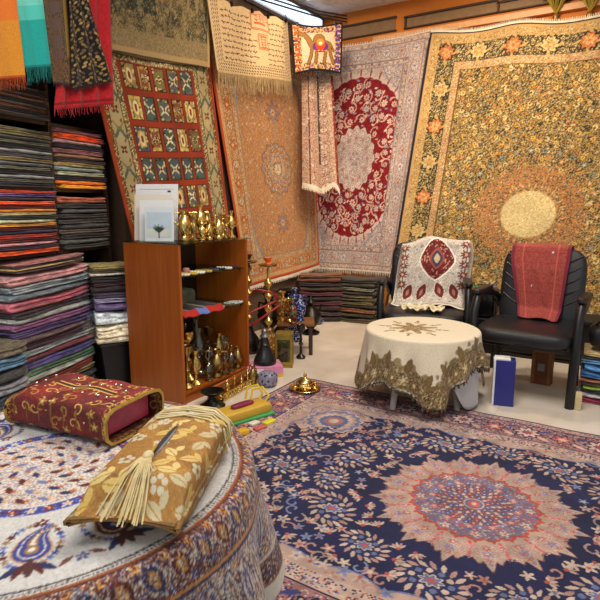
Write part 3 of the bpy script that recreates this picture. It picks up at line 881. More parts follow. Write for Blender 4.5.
def camel_cloth():
    n, m = 120, 120
    cv = Cv(1, 1, n, m, '#c9b696')
    cv.flecks(['#bfab8a', '#d2c0a2'], .5, None, 2)
    d = cv.edge()
    cv.mask(d < .17, '#d7b184'); cv.flecks(['#a8582c', '#4b2c5c', '#d2bc96', '#8a2c28', '#b08c40', '#33222c'], .7, d < .165, 3)
    cv.mask((cv.X < .17) & (((cv.Y * 9) % 1) < .5) & (np.abs(cv.X - .09) < .05), '#c0541c')
    cv.mask((cv.X > .83) & (np.abs(cv.X - .91) < .05) & (((cv.Y * 11) % 1) < .55), '#5b3f8a')
    for k in range(8): cv.flower(.25 + k * .07, .90, .03, 4, ('#5b3470', '#c0541c')[k % 2], '#e6cda4', .7)
    for k in range(7): cv.flower(.24 + k * .085, .10, .03, 4, ('#c9a048', '#5b3470')[k % 2], '#e6cda4', .7)
    fur, lin_ = '#96662f', '#5e3c18'
    for w_, c in ((.012, lin_), (0, fur)):
        cv.disc(.54, .55, .23 + w_, c, .115 + w_)
        cv.disc(.52, .66, .115 + w_, c, .15 + w_)
        cv.line([(.35, .56), (.30, .70), (.24, .78)], .045 + w_, c); cv.disc(.19, .79, .075 + w_, c, .04 + w_, -.4)
        for x, x2, xf in ((.37, .35, .30), (.44, .46, .44), (.66, .64, .62), (.73, .76, .82)): cv.line([(x, .50), (x2, .33), (xf, .17)], .026 + w_, c)
        cv.line([(.76, .56), (.82, .42)], .012 + w_, c)
    cv.disc(.54, .52, .16, '#5a2f7a', .13); cv.disc(.54, .56, .10, '#c8401e', .12); cv.disc(.54, .62, .075, '#c98a2c', .085); cv.disc(.54, .60, .035, '#eadcc0')
    for k in range(7): cv.disc(.42 + k * .04, .43, .016, ('#e0a838', '#c8401e')[k % 2])
    cv.mask(d < .025, '#1d1612')
    A = np.array(onx(318, 50, -2.62)); nrm = Vector((.75, -.66, 0))
    p = lambda x, y: np.array(on_plane(x, y, A, nrm))
    Pt = quad(p(294.5, 73.5), p(340.5, 73), p(291, 23.5), p(342, 23), n, m)
    S, T = ST(n, m)
    Pt += np.array(nrm)[None, None] * (.035 * (np.sin(S * PI) * np.sin(T * PI)) ** .5)[..., None]
    Pt[..., 2] -= (.03 * np.sin(S * PI) * (1 - 2 * (1 - T)))[..., None][..., 0] * 1
    B = A.copy(); Pt -= B
    root = empty('camel_hanging', B, 0, 'small square hanging with a saddled tan camel and black edging', 'hanging')
    sheet('panel', Pt, cv.C, .02, nrm, CLOTH, root, '#3a2a1a')
    per = [Vector(q) for q in list(Pt[0][::8]) + list(Pt[::8, -1]) + list(Pt[-1][::-8]) + list(Pt[::-8, 0])]
    MB().tube(per, .009, 6, True).build('black_edging', P('#15110f', .9), root)
    comb('fringe', list(Pt[0][::2]), (0, 0, -1), .03, P('#17110e', .9), root, .006)
    for k in (14, 104):
        q = Pt[-1][k] + B
        c = empty('clip', q, .8, 'dark metal clip holding the camel hanging at its %s corner' % ('script cloth side' if k < 50 else 'red carpet side'), 'clip', 'clips on the camel hanging')
        MB().box((0, 0, .004), (.022, .02, .034), None, .003).build('jaw', DARKMET, c)
camel_cloth()

def corner_rug():
    """narrow folded rug hanging from the camel clip, its foot turned up"""
    n, m = 60, 160
    cv = Cv(.30, 1.25, n, m, '#b59880')
    cv.flecks(['#a08070', '#cdb8a0', '#8a6a5a', '#b06a4a'], .6, None, 1)
    cv.mask((cv.X > .05) & (cv.X < .06), '#5a3020'); cv.mask((cv.X > .145) & (cv.X < .17) & (cv.Y > .3), '#22181a'); cv.mask((cv.X > .275), '#7a2a22')
    for x, y in scatter(150, 0, 0, .3, 1.25, .03): cv.flower(x, y, ru(.01, .016), 5, rc(['#8a5a4a', '#d2bfa8', '#6a5058', '#a5663e']), '#c9b49c', ru(0, 6))
    for k in range(14): cv.flower(.20, .05 + k * .09, .028, 6, '#d5c2ac', '#9a4a38', 0, '#6a4a40'); cv.flower(.10, .09 + k * .09, .02, 5, '#9a5a40', '#d5c2ac')
    cv.mask(cv.Y < .04, '#d9cab4')
    A = np.array(onx(318, 140, -2.72)); nrm = Vector((.78, -.62, 0)); p = lambda x, y: np.array(on_plane(x, y, A, nrm))
    S, T = ST(n, m)
    Pt = quad(p(301, 186), p(336, 198), p(301, 77), p(331, 77), n, m)
    Pt += np.array(nrm)[None, None] * (.085 * np.abs(np.sin(S * PI * 1.5 + .3)) * (1.15 - .6 * T))[..., None]
    Pt[..., 2] += .10 * np.exp(-((S - .85) / .18) ** 2) * (1 - T) ** 2
    B = A * np.array((1, 1, 0)); Pt -= B
    root = empty('folded_hanging_rug', B, 0, 'narrow folded pinkish rug hanging in pleats beneath the camel hanging', 'rug')
    sheet('pile', Pt, cv.C, .012, nrm, RUG, root, '#4a2a22')
    comb('fringe', list(Pt[0][::1]), (0, 0, -1), .02, P('#dccdb6', .9), root, .012)
corner_rug()
# ================================================================== CLOTH SHELVES AT THE SIDE
SN = Vector((.978, .208, 0)); SE = Vector((.208, -.978, 0)); SA = Vector((-3.0, 2.41, 0))
SRZ = math.atan2(.978, -.208)
def shelf_at(px, py, off=0): return on_plane(px, py, SA + SN * off, SN)
ORD = ['topmost', 'second', 'third', 'fourth', 'fifth', 'sixth', 'seventh', 'eighth', 'ninth', 'tenth', 'eleventh', 'twelfth', 'thirteenth', 'fourteenth', 'fifteenth', 'sixteenth', 'seventeenth', 'eighteenth', 'nineteenth', 'twentieth', 'twenty-first', 'twenty-second', 'twenty-third', 'twenty-fourth']

def folded_mesh(k, seed, wob=.10):
    """a cloth folded k times, its rounded folds to the front (-y); unit width, depth and height"""
    r = random.Random(seed); cols = 13; bm = bmesh.new(); rows = []
    ph = [r.uniform(0, 6) for _ in range(4)]
    for c in range(cols):
        x = -.5 + c / (cols - 1); ex = .04 * (abs(x) * 2) ** 6
        prof = []
        for i in range(k):
            for j in range(5):
                a = PI * j / 4
                prof.append((-.06 * math.sin(a) * (1 + .5 * math.sin(5 * x + ph[i % 4])) + .02 * (i % 2), (i + .5 - .47 * math.cos(a)) / k))
        prof += [(.35, 1.0), (1, .97), (1, .03), (.35, 0)]
        rows.append([bm.verts.new((x, y + ex, z * (1 - wob * (1 + math.sin(4.5 * x + ph[0])) - wob * .5 * (1 + math.sin(11 * x + ph[1]))))) for y, z in prof])
    n = len(rows[0])
    for A, B in zip(rows, rows[1:]):
        for i in range(n): bm.faces.new((A[i], B[i], B[(i + 1) % n], A[(i + 1) % n]))
    bm.faces.new(rows[0]); bm.faces.new(rows[-1][::-1])
    bmesh.ops.recalc_face_normals(bm, faces=bm.faces)
    me = bpy.data.meshes.new('folded_cloth'); bm.to_mesh(me); bm.free()
    me.polygons.foreach_set('use_smooth', [True] * len(me.polygons)); me.materials.append(FOLDED)
    return me
FM = [folded_mesh(1 + i % 3, i) for i in range(6)]

def stack(base, rz, width, depth, items, where, group, name='folded_cloth', kind='folded cloth', cat='cloth', tilt=0, jx=.012, dim=1.12):
    """items from the bottom: (hex, colour word, height)"""
    z = base[2]; n = len(items); out = []
    for i, (c, word, h) in enumerate(items):
        c = np.clip(hx(c) * dim + .02, 0, 1)
        o = bpy.data.objects.new(name, FM[(i * 5 + n) % 6]); COL.objects.link(o)
        d = ru(-jx, jx)
        o.location = (base[0] + math.cos(rz) * d, base[1] + math.sin(rz) * d, z)
        o.rotation_euler = (0, -tilt, rz + ru(-.015, .015)); o.scale = (width * ru(.94, 1.0), depth, h * .97)
        o.color = lin4(c)
        k = n - 1 - i
        pos = 'topmost in' if k == 0 else ('lowest in' if i == 0 else ORD[k] + ' from top in')
        tag(o, '%s %s, %s %s' % (word, kind, pos, where), cat, group)
        z += h * (1 if True else 0); out.append(o)
    return out
def items(spec, total):
    ws = [s[2] if len(s) > 2 else 1 for s in spec]; f = total / sum(ws)
    return [(s[0], s[1], w * f) for s, w in zip(spec, ws)]

zA, zB, zC = shelf_at(58, 123).z, shelf_at(58, 188).z, shelf_at(62, 250).z
zT = shelf_at(58, 62).z
unit = empty('shelving_unit', SA - SN * .2, SRZ, 'dark shelving unit packed with folded cloth beside the rust-red carpet', 'shelf')
def sl(x, y, z): return (x, y, z)          # local: x along the shelf away from us, y into the shelf
for t, lo in ((.02, 0), (-.435, zC - .02), (-.90, zC - .02), (-1.36, 0)):
    MB().box((t, .0, (lo + 2.4) / 2), (.022, .38, 2.4 - lo)).build('upright', DARKWOOD, unit, smooth=False)
for z in (zA, zB, zC, zT + .02):
    MB().box((-.67, .0, z - .012), (1.36, .36, .02)).build('shelf', DARKWOOD, unit, smooth=False)
MB().box((-.67, .19, 1.2), (1.38, .01, 2.4)).build('back_panel', P('#0f0c0b', .9), unit, smooth=False)
MB().tube([(-1.4, -.45, 2.66), (.05, -.45, 2.66)], .012, 8).build('hanging_rail', DARKMET, unit)
for t in (-1.35, .0): MB().tube([(t, -.45, 2.66), (t, -.2, 2.62), (t, .0, 2.4)], .008, 6).build('rail_bracket', DARKMET, unit)
def col_base(t, z, off=.015): p = SA + SE * t + SN * off; return (p.x, p.y, z)
stack(col_base(.663, zA), SRZ, .405, .30, items([('#40342c', 'dark brown'), ('#2c2a28', 'charcoal'), ('#8a4a30', 'rust striped'), ('#5a4a3a', 'brown'), ('#37383c', 'slate'), ('#8a5a38', 'copper'), ('#5e3c2c', 'chestnut'), ('#3a2c26', 'black-brown'), ('#6a4a38', 'cocoa')], shelf_at(30, 88).z - zA), 'dusky stack under the turquoise scarf', 'dusky shawls on the upper shelf')
stack(col_base(.663, zB), SRZ, .405, .30, items([('#3a3a42', 'blue-black'), ('#5c5a4a', 'olive grey'), ('#8a8a88', 'pale grey'), ('#2f3133', 'black'), ('#77735e', 'khaki grey'), ('#55585c', 'slate grey'), ('#9a8a60', 'tan'), ('#4a4c50', 'dark grey'), ('#8f8f8d', 'silver grey'), ('#2a2a2a', 'soot black'), ('#6b6650', 'moss grey'), ('#3c3c3a', 'charcoal'), ('#94885f', 'sand'), ('#6f6646', 'khaki')], shelf_at(30, 129).z - zB), 'grey-khaki stack below the dusky one', 'grey shawls on the middle shelf')
stack(col_base(.663, zC), SRZ, .405, .30, items([('#d85a14', 'bright orange', 1.5), ('#2c2430', 'black'), ('#b98088', 'dusty pink', 1.2), ('#6a2420', 'maroon'), ('#a8321c', 'red', 1.3), ('#26304a', 'navy'), ('#6a1a20', 'wine red'), ('#c9953a', 'mustard'), ('#a9ac8c', 'pale sage', 1.2), ('#3f4a44', 'dark green'), ('#b5a678', 'khaki'), ('#cf7f22', 'ochre'), ('#7a1c2a', 'crimson'), ('#e0601a', 'orange', 1.3), ('#2a2028', 'blackish'), ('#7e64a0', 'lilac'), ('#c9401c', 'scarlet')], shelf_at(35, 190).z - zC), 'the bright orange-red stack', 'bright scarves on the middle shelf')
stack(col_base(.215, zB), SRZ, .40, .30, items([('#e0a818', 'yellow'), ('#d8701c', 'orange'), ('#28222a', 'black'), ('#a5a58a', 'sage', 1.2), ('#7d8a86', 'grey green'), ('#b09a60', 'straw'), ('#3a3034', 'dark plum'), ('#8f6a48', 'brown'), ('#9a6468', 'old rose', 1.3), ('#30282c', 'charcoal'), ('#b58c8c', 'pale pink'), ('#e0601a', 'flame orange', 1.5), ('#8a5a68', 'mauve')], shelf_at(80, 131).z - zB), 'mixed stack under the crimson scarf', 'mixed scarves beside the grey stack')
stack(col_base(.215, zC), SRZ, .40, .30, items([('#30302f', 'black'), ('#4a4a46', 'dark grey'), ('#363230', 'soot grey'), ('#54483e', 'brown grey'), ('#3e3b3a', 'charcoal'), ('#4c4742', 'smoke grey'), ('#312c2a', 'black-brown'), ('#454341', 'iron grey'), ('#3a3634', 'dark taupe'), ('#9c5238', 'salmon brown', 1.4)], shelf_at(85, 196).z - zC), 'dark stack beside the rust-red carpet', 'dark shawls nearest the hung carpet')

# tall stack in plastic on the floor, front of the shelves
bt = col_base(.56, .0, .05)
zt = shelf_at(60, 268, .05).z
bag = items([('#3a3638', 'black', 1.6), ('#5a5250', 'taupe', 1.4), ('#47413f', 'dark grey', 1.4), ('#9a8458', 'gold-edged'), ('#86382f', 'brick red'), ('#a8aaa0', 'pale grey'), ('#5c8464', 'green'), ('#54508c', 'violet', 1.3), ('#7a3c46', 'wine'), ('#a0a6a6', 'silver grey'), ('#3a2a36', 'dark plum'), ('#6d5a5c', 'mauve brown'), ('#5a4c7c', 'purple', 1.2), ('#8a5880', 'orchid'), ('#a5a8a0', 'ash grey'), ('#443c42', 'charcoal'), ('#b5606e', 'rose pink', 1.6), ('#6c7a82', 'blue grey'), ('#97a0a4', 'misty blue', 1.3), ('#b88484', 'blush pink', 1.5)], zt)
stack(bt, SRZ, .60, .34, bag, 'the tall plastic-covered floor stack', 'pastel cloths in the tall floor stack', tilt=.045)
stack((bt[0], bt[1], zt + .012), SRZ, .52, .30, items([('#5a4444', 'brown'), ('#b09458', 'gold'), ('#4a3a40', 'plum brown'), ('#a8706a', 'terracotta pink')], .05), 'pile laid over the plastic-covered stack', 'cloths laid over the pastel stack', tilt=.045)
# clear plastic sleeve round the tall stack, creased
n_, m_ = 60, 40
S, T = ST(n_, m_)
c0 = np.array(SA + SE * .90 + SN * .10); c1 = np.array(SA + SE * .235 + SN * .10)
Pt = c0 + (c1 - c0) * S[..., None]; Pt[..., 2] = .02 + T * (zt - .04)
cr = .004 * np.sin(9 * S + 14 * T) + .004 * np.sin(23 * T - 8 * S) + .002 * np.sin(40 * S + 31 * T)
Pt += np.array(SN) * cr[..., None]
Bp = np.array((bt[0], bt[1], 0)); Pt -= Bp
o = sheet('plastic_sleeve', Pt, np.ones(Pt.shape) * .8, .002, SN, PLASTIC); o.location = Bp
tag(o, 'clear plastic sleeve over the front of the tall pastel stack', 'plastic cover')
# narrow stack beside it, at the edge of the picture
stack(tuple(SA + SE * 1.02 + SN * .16)[:2] + (0,), SRZ, .26, .26, items([('#3a3c40', 'black', 2), ('#2a4a78', 'blue', 2), ('#88887c', 'grey', 2), ('#28303c', 'navy', 2), ('#6a6a70', 'slate', 2), ('#303030', 'soot', 2), ('#4a6a80', 'steel blue', 2), ('#5a5040', 'olive', 2)], .50), 'low dark stack at the picture edge', 'dark cloths at the near end of the shelves', tilt=.02)

# black bin with a few cloths on it, and a sack
bp = onz(108, 389, 0)
binn = empty('storage_bin', (bp.x + .0, bp.y + .08, 0), math.radians(70), 'black plastic bin on the floor between the pastel stack and cabinet', 'bin')
zb = onx(107, 342, bp.x).z
mb = MB(); mb.prism([(-.10, 0), (.10, 0), (.125, zb), (-.125, zb)], -.11, .11); mb.build('body', BLACKPL, binn, smooth=False)
MB().box((0, 0, zb), (.27, .25, .02), None, .008).build('rim', BLACKPL, binn)
bs = (bp.x + .0 + .11, bp.y + .08 - .05, zb + .011)
hh = onx(107, 292, bp.x).z - zb
stack(bs, math.radians(62), .27, .24, items([('#c9bda2', 'cream', .9), ('#d9cdb4', 'cream floral', 2.2), ('#c4ccd0', 'white', 2.2), ('#5c4c74', 'purple', 1.2), ('#8a84a0', 'lavender', .8), ('#3a3040', 'dark plum', .8)], hh), 'small pile on the black bin', 'cloths piled on the black bin')
stack((bs[0] - .03, bs[1], bs[2] + hh), math.radians(66), .25, .24, items([('#241c20', 'black', 2), ('#4a2a30', 'maroon', 1), ('#1e1b1d', 'jet black', 2), ('#b8b0a0', 'off-white', 1), ('#50462c', 'dark olive', 1), ('#8d7e4a', 'khaki', 1.2)], .17), 'dark pile above the black bin', 'dark pile above the white cloths')
sk = MB(); sk.sup((0, 0, .15), (.075, .07, .15), .7, .8); o = sk.build('plastic_sack', plain('grey_plastic_sack', '#5a5450', .3, 0, .5, 14, .8, 25))
o.location = onz(124, 392, 0) + Vector((-.005, .22, 0)); tag(o, 'crumpled grey plastic sack squeezed between black bin and cabinet', 'bag')

# ------------------------------------------------------------------ scarves on the rail
def scarf(name, label, px, off, folds, amp, col_fn, fr=None, n=80, m=150, cat='scarf'):
    A = SA + SN * off
    (bl, br, tl, tr) = [np.array(on_plane(x, y, A, SN)) for x, y in px]
    Pt = quad(bl, br, tl, tr, n, m)
    S, T = ST(n, m)
    Pt += np.array(SN) * (amp * np.sin(S * folds * 2 * PI + 1.5 * T))[..., None]
    W, H = np.linalg.norm(tr - tl), np.linalg.norm(tl - bl)
    cv = Cv(W, H, n, m, '#888888'); col_fn(cv)
    B = np.array(((bl + br) / 2)[:2].tolist() + [0]); Pt -= B
    root = empty(name, B, 0, label, cat)
    sheet('fabric', Pt, cv.C, .004, SN, CLOTH, root)
    if fr: comb('fringe', list(Pt[0][::1]), (0, 0, -1), fr[0], P(fr[1], .9), root, .008, .4, .006)
    return root
def c_orange(cv):
    cv.C[:] = hx('#d08a28'); cv.flecks(['#d89432', '#c47c20'], .5, None, 1); cv.mask(cv.Y > cv.H * .52, '#d8752a')
def c_turq(cv):
    cv.C[:] = hx('#1aa39c'); cv.mask(cv.Y > cv.H * .47, '#4fc4b8'); cv.mask(cv.Y > cv.H * .62, '#6fd0c4'); cv.flecks(['#23aaa2', '#159890'], .3, cv.Y < cv.H * .45, 1)
def c_brown(cv):
    cv.C[:] = hx('#4c3a28'); cv.flecks(['#6e5a3a', '#3a3430', '#7c5a3c', '#2c2622'], .7, None, 1)
    u = cv.X / cv.W; cv.mask((u > .72) & (u < .92), '#8a6a22'); cv.mask((u > .25) & (u < .62) & (((cv.Y * 40).astype(int)) % 3 > 0), '#5c4a44')
    cv.mask(cv.Y < .12, '#4a3526'); cv.flecks(['#8a5a3a', '#2a2220', '#6e5a3a'], .6, cv.Y < .12, 1)
def c_black(cv):
    cv.C[:] = hx('#141012')
    for x, y in scatter(700, 0, 0, cv.W, cv.H, .0135): cv.leaf(x, y, .009, .004, ru(.8, 2.2), rc(['#8a7038', '#6b5430', '#a58a50', '#5a4a3a']))
def c_red(cv):
    cv.C[:] = hx('#b01a24'); cv.flecks(['#a0141e', '#c0242c'], .4, None, 1)
    for x in (.2, .45, .7): cv.mask((np.abs(cv.X / cv.W - x) < .012), '#7a1018')
    cv.mask((cv.Y < .03) & (cv.Y > .012), '#7a0c16')
    for x, y in ((.7 * cv.W, cv.H * .93), (.82 * cv.W, cv.H * .86), (.9 * cv.W, cv.H * .97)): cv.flower(x, y, .035, 6, '#c9a070', '#3a6a50', 0, '#7a1018')
scarf('hanging_scarf', 'crimson scarf hanging behind the black flecked shawl beside the tapestry', ((54, 108), (114, 103), (66, -32), (111, -40)), .225, 3.5, .012, c_red, (.05, '#8e1420'))
scarf('hanging_shawl', 'brown patterned shawl with a gold stripe hanging next to the turquoise scarf', ((53, 82), (75, 84), (38, -32), (66, -33)), .245, 1.5, .008, c_brown, (.02, '#2a2220'), cat='shawl')
scarf('hanging_shawl', 'black shawl flecked with gold leaves hanging over the crimson scarf', ((72, 88), (112, 80), (66, -33), (80, -36)), .265, 2.5, .012, c_black, (.02, '#15110f'), cat='shawl')
scarf('hanging_scarf', 'turquoise scarf with dark turquoise fringe hanging from the rail', ((24.5, 66), (51, 64), (11, -32), (40, -33)), .26, 1.5, .006, c_turq, (.085, '#0f7d78'))
scarf('hanging_scarf', 'orange scarf with rust fringe hanging beside the turquoise one', ((-6, 77), (24.5, 75), (-20, -32), (12, -33)), .275, 1.2, .006, c_orange, (.06, '#b04a18'))

# ================================================================== THE GLASS-TOPPED CABINET
CX0, CX1, CY0, CY1, CH = -2.675, -2.212, 2.252, 2.90, .962
cabn = empty('display_cabinet', ((CX0 + CX1) / 2, (CY0 + CY1) / 2, 0), 0, 'cherry-brown open display cabinet with glass top and glass shelves', 'cabinet')
cw, cd = CX1 - CX0, CY1 - CY0
for s_ in (-1, 1):
    MB().box((0, s_ * (cd / 2 - .009), CH / 2), (cw, .018, CH), None, .002).build('side_panel', CHERRY, cabn, smooth=False)
MB().box((-cw / 2 + .006, 0, CH / 2), (.01, cd - .036, CH - .02)).build('back_panel', BACKWOOD, cabn, smooth=False)
MB().box((.0, 0, .03), (cw - .03, cd - .036, .06)).build('plinth', CHERRY, cabn, smooth=False)
MB().box((.0, 0, .068), (cw - .012, cd - .036, .016)).build('bottom_board', CHERRY, cabn, smooth=False)
MB().box((.006, 0, CH + .005), (cw + .02, cd + .012, .009), None, .002).build('glass_top', GLASS, cabn, smooth=False)
SH1, SH2 = .775, .53
for z in (SH1, SH2): MB().box((.0, 0, z - .004), (cw - .03, cd - .04, .007)).build('glass_shelf', GLASS, cabn, smooth=False)
for z in (SH1, SH2):
    for s_ in (-1, 1):
        for x in (-.18, .18): MB().lathe([(.004, 0), (.004, .018)], (x, s_ * (cd / 2 - .018), z - .014), 8, (PI / 2 * s_, 0, 0)).build('shelf_pin', DARKMET, cabn)
TOP = CH + .011

# --- white pictures leaning on the cabinet top
def board(label, x, y, w, h, rz, lean, mat, art=None, grp='white pictures on the cabinet'):
    r = empty('art_card', (x, y, TOP), rz, label, 'picture', grp)
    ca = MB().box((0, 0, h / 2), (w, .006, h), None, .0015).build('mount', mat, r, smooth=False, rot=(-lean, 0, 0))
    if art: art(ca, w, h)
    return r
WHITEC, CREAMC, PALEC = P('#e4e6e6', .5, var=.02), P('#e0d9c9', .5, var=.02), P('#d3dbe0', .45, var=.02)
def art_lines(ca, w, h):
    mb = MB()
    mb.box((0, -.0045, h - .03), (w * .8, .002, .003)).build('rule', P('#c2c6c8', .5), ca, smooth=False)
    MB().box((w * .30, -.0045, h - .045), (.02, .002, .010)).build('stamp', P('#22262c', .5), ca, smooth=False)
def art_tree(ca, w, h):
    MB().box((0, -.004, h * .62), (w * .86, .002, h * .45)).build('sky_wash', P('#b7cad6', .6, var=.05), ca, smooth=False)
    MB().box((0, -.004, h * .26), (w * .86, .002, h * .26)).build('ground_wash', P('#c9cdc6', .6, var=.08), ca, smooth=False)
    mb = MB(); r = random.Random(3)
    mb.tube([(0, -.006, h * .10), (0, -.006, h * .34)], .003, 6)
    for i in range(14):
        a = PI * .15 + PI * .7 * i / 13; L = r.uniform(.25, .42) * h * .6
        mb.tube([(0, -.006, h * .26), (math.cos(a) * L * .6, -.006, h * .28 + math.sin(a) * L * .6), (math.cos(a) * L, -.006, h * .3 + math.sin(a) * L * .9)], [.003, .002, .0012], 5)
    mb.build('tree', P('#2f4034', .8), ca)
cq = math.radians(24)
board('large white picture card standing hindmost on the glass cabinet top', -2.545, 2.405, .275, .345, cq, .13, WHITEC, art_lines)
board('cream picture card leaning between the large white one and the tree one', -2.525, 2.355, .235, .28, cq, .12, CREAMC)
board('pale grey picture card just behind the small tree picture', -2.475, 2.338, .215, .245, cq, .11, WHITEC)
board('small picture card with a dark branching tree, foremost on the cabinet', -2.425, 2.315, .18, .205, cq, .10, PALEC, art_tree)

# --- brass on top
def vase_mb(k, s=1.0):
    pr = [
        [(0, 0), (.028, 0), (.03, .008), (.012, .02), (.009, .045), (.024, .062), (.03, .085), (.02, .108), (.009, .125), (.013, .14), (.018, .15), (.012, .152), (0, .15)],
        [(0, 0), (.022, 0), (.024, .006), (.008, .018), (.006, .05), (.012, .058), (.006, .066), (.005, .10), (.02, .115), (.022, .135), (.018, .136), (0, .12)],
        [(0, 0), (.026, 0), (.028, .006), (.02, .02), (.034, .05), (.036, .07), (.02, .095), (.012, .105), (.022, .125), (.018, .126), (0, .11)],
        [(0, 0), (.02, 0), (.022, .005), (.007, .014), (.022, .034), (.026, .052), (.016, .07), (.006, .078), (.01, .088), (.003, .10), (0, .112)],
    ][k]
    return [(r * s, z * s) for r, z in pr]
VK = ['long-necked vase', 'candlestick', 'round-bellied jar', 'lidded sugar pot']
def brass_piece(k, loc, s, mat, label, group, name='brass_vase', fat=.8):
    r = empty(name, loc, ru(0, 6), label, 'brassware', group)
    MB().lathe(vase_mb(k, s), (0, 0, 0), 18, None, fat, fat).build('body', mat, r)
    if k in (0, 2):
        z = .10 * s
        for s_ in (-1, 1): MB().tube([(s_ * .02 * s, 0, .115 * s), (s_ * .045 * s, 0, .115 * s), (s_ * .05 * s, 0, .09 * s), (s_ * .03 * s, 0, .065 * s)], .003 * s, 6).build('handle', mat, r)
    if k == 3: MB().tube([(.02 * s, 0, .04 * s), (.045 * s, 0, .06 * s), (.05 * s, 0, .075 * s)], [.005 * s, .003 * s, .002 * s], 6).build('spout', mat, r)
    return r
NTH = ['nearest', 'second', 'third', 'fourth', 'fifth', 'sixth', 'seventh', 'eighth']
for row, (x, cnt) in enumerate(((-2.27, 6), (-2.36, 6))):
    for i in range(cnt):
        k = (i * 3 + row * 2 + (i // 3)) % 4
        s = .92 + .25 * ((i + row) % 2) + (.3 if row else 0)
        brass_piece(k, (x + ru(-.008, .008), 2.45 + row * .012 + i * .072, TOP), s, BRASS if (i + row) % 4 else DBRASS,
                    'brass %s on cabinet top, %s tree picture, %s row' % (VK[k], NTH[i] + (' to' if i == 0 else ' from'), 'front' if row == 0 else 'rear'), 'brass pieces on the cabinet top')
# --- necklaces and trinkets on the upper glass shelf
BEADC = [('#d8d2b8', 'cream'), ('#c9a832', 'yellow'), ('#e4e4da', 'white'), ('#b9a04a', 'amber'), ('#4a4a48', 'grey'), ('#1c1c1e', 'black'), ('#d6d6cc', 'ivory'), ('#2c2c30', 'jet')]
for i, (c, wd) in enumerate(BEADC):
    y0 = 2.33 + i * .066
    mb = MB(); a0 = ru(0, 6)
    for k in range(16):
        a = 2 * PI * k / 16
        mb.sup((-.0 + .055 * math.cos(a) * .9, .026 * math.sin(a), .008), (.0085, .0085, .008), 1, 1, None, 6, 4)
    mb.tube([(.055 * .9 * math.cos(2 * PI * k / 20), .026 * math.sin(2 * PI * k / 20), .008) for k in range(20)], .0025, 5, True)
    o = mb.build('bead_necklace', P(c, .3, var=.2)); o.location = (-2.275, y0, SH1); o.rotation_euler = (0, 0, .3)
    tag(o, '%s bead necklace on upper glass shelf, %s the near end' % (wd, NTH[i] + (' to' if i == 0 else ' from')), 'necklace', 'necklaces on the upper glass shelf')
for i, (c, wd) in enumerate((('#9fb4b8', 'pale blue'), ('#b8a890', 'beige'), ('#b07a78', 'pink'))):
    o = MB().sup((0, 0, .02), (.022, .022, .02), .6, 1).build('trinket_pot', P(c, .4)); o.location = (-2.36 + .03 * i, 2.31 + .045 * i, SH1)
    tag(o, '%s little trinket pot at the near end of the upper glass shelf' % wd, 'pot', 'trinket pots on the upper shelf')
# --- woven runners on the lower glass shelf
def runner(x, y, z, w, l, cols, label, rz):
    n, m = 30, 60
    cv = Cv(w, l, n, m, cols[0])
    for k in range(10): cv.rect(0, l * k / 10, w, l * (k + .5) / 10, cols[k % len(cols)])
    cv.rect(w * .82, 0, w, l, '#b0281c')
    for k in range(4): cv.rect(w * .82, l * (.36 + .02 * k), w, l * .62, '#6478b8')
    S, T = ST(n, m)
    Pt = np.stack([(S - .5) * w, (T - .5) * l, .012 + .004 * np.sin(T * 20) - .03 * np.maximum(S - .86, 0) / .14], -1)
    o = sheet('striped_runner', Pt, cv.C, .006, (0, 0, 1), RUG); o.location = (x, y, z); o.rotation_euler = (0, 0, rz)
    return tag(o, label, 'runner')
runner(-2.33, 2.46, SH2 + .022, .26, .34, ['#2a2424', '#4a4a48', '#8a8478', '#1e1b1c'], 'striped woven runner with red and blue edge on the lower glass shelf', -.06)
for i in range(5):
    mb = MB()
    for k in range(14):
        a = 2 * PI * k / 14; mb.sup((.045 * math.cos(a), .028 * math.sin(a), .007), (.008, .008, .007), 1, 1, None, 6, 4)
    mb.tube([(.045 * math.cos(2 * PI * k / 20), .028 * math.sin(2 * PI * k / 20), .007) for k in range(20)], .0025, 5, True)
    wd = ('silver', 'dark', 'bronze', 'pale green', 'white')[i]
    o = mb.build('bead_bracelet', P(('#a8aca8', '#37332e', '#7a6238', '#9ab0a4', '#d4d4cc')[i], .3, .5 if i in (0, 2) else 0)); o.location = (-2.28, 2.66 + .046 * i, SH2); o.rotation_euler = (0, 0, .2 * i)
    tag(o, '%s bead bracelet past the striped runner on the lower glass shelf' % wd, 'bracelet', 'bracelets on the lower glass shelf')
o = MB().box((0, 0, .06), (.2, .30, .12), None, .03, 4).build('cloth_pouch', P('#5c5648', .8, var=.3)); o.location = (-2.52, 2.47, SH2 + .001)
tag(o, 'folded dull olive pouch lying behind the striped runner', 'pouch')
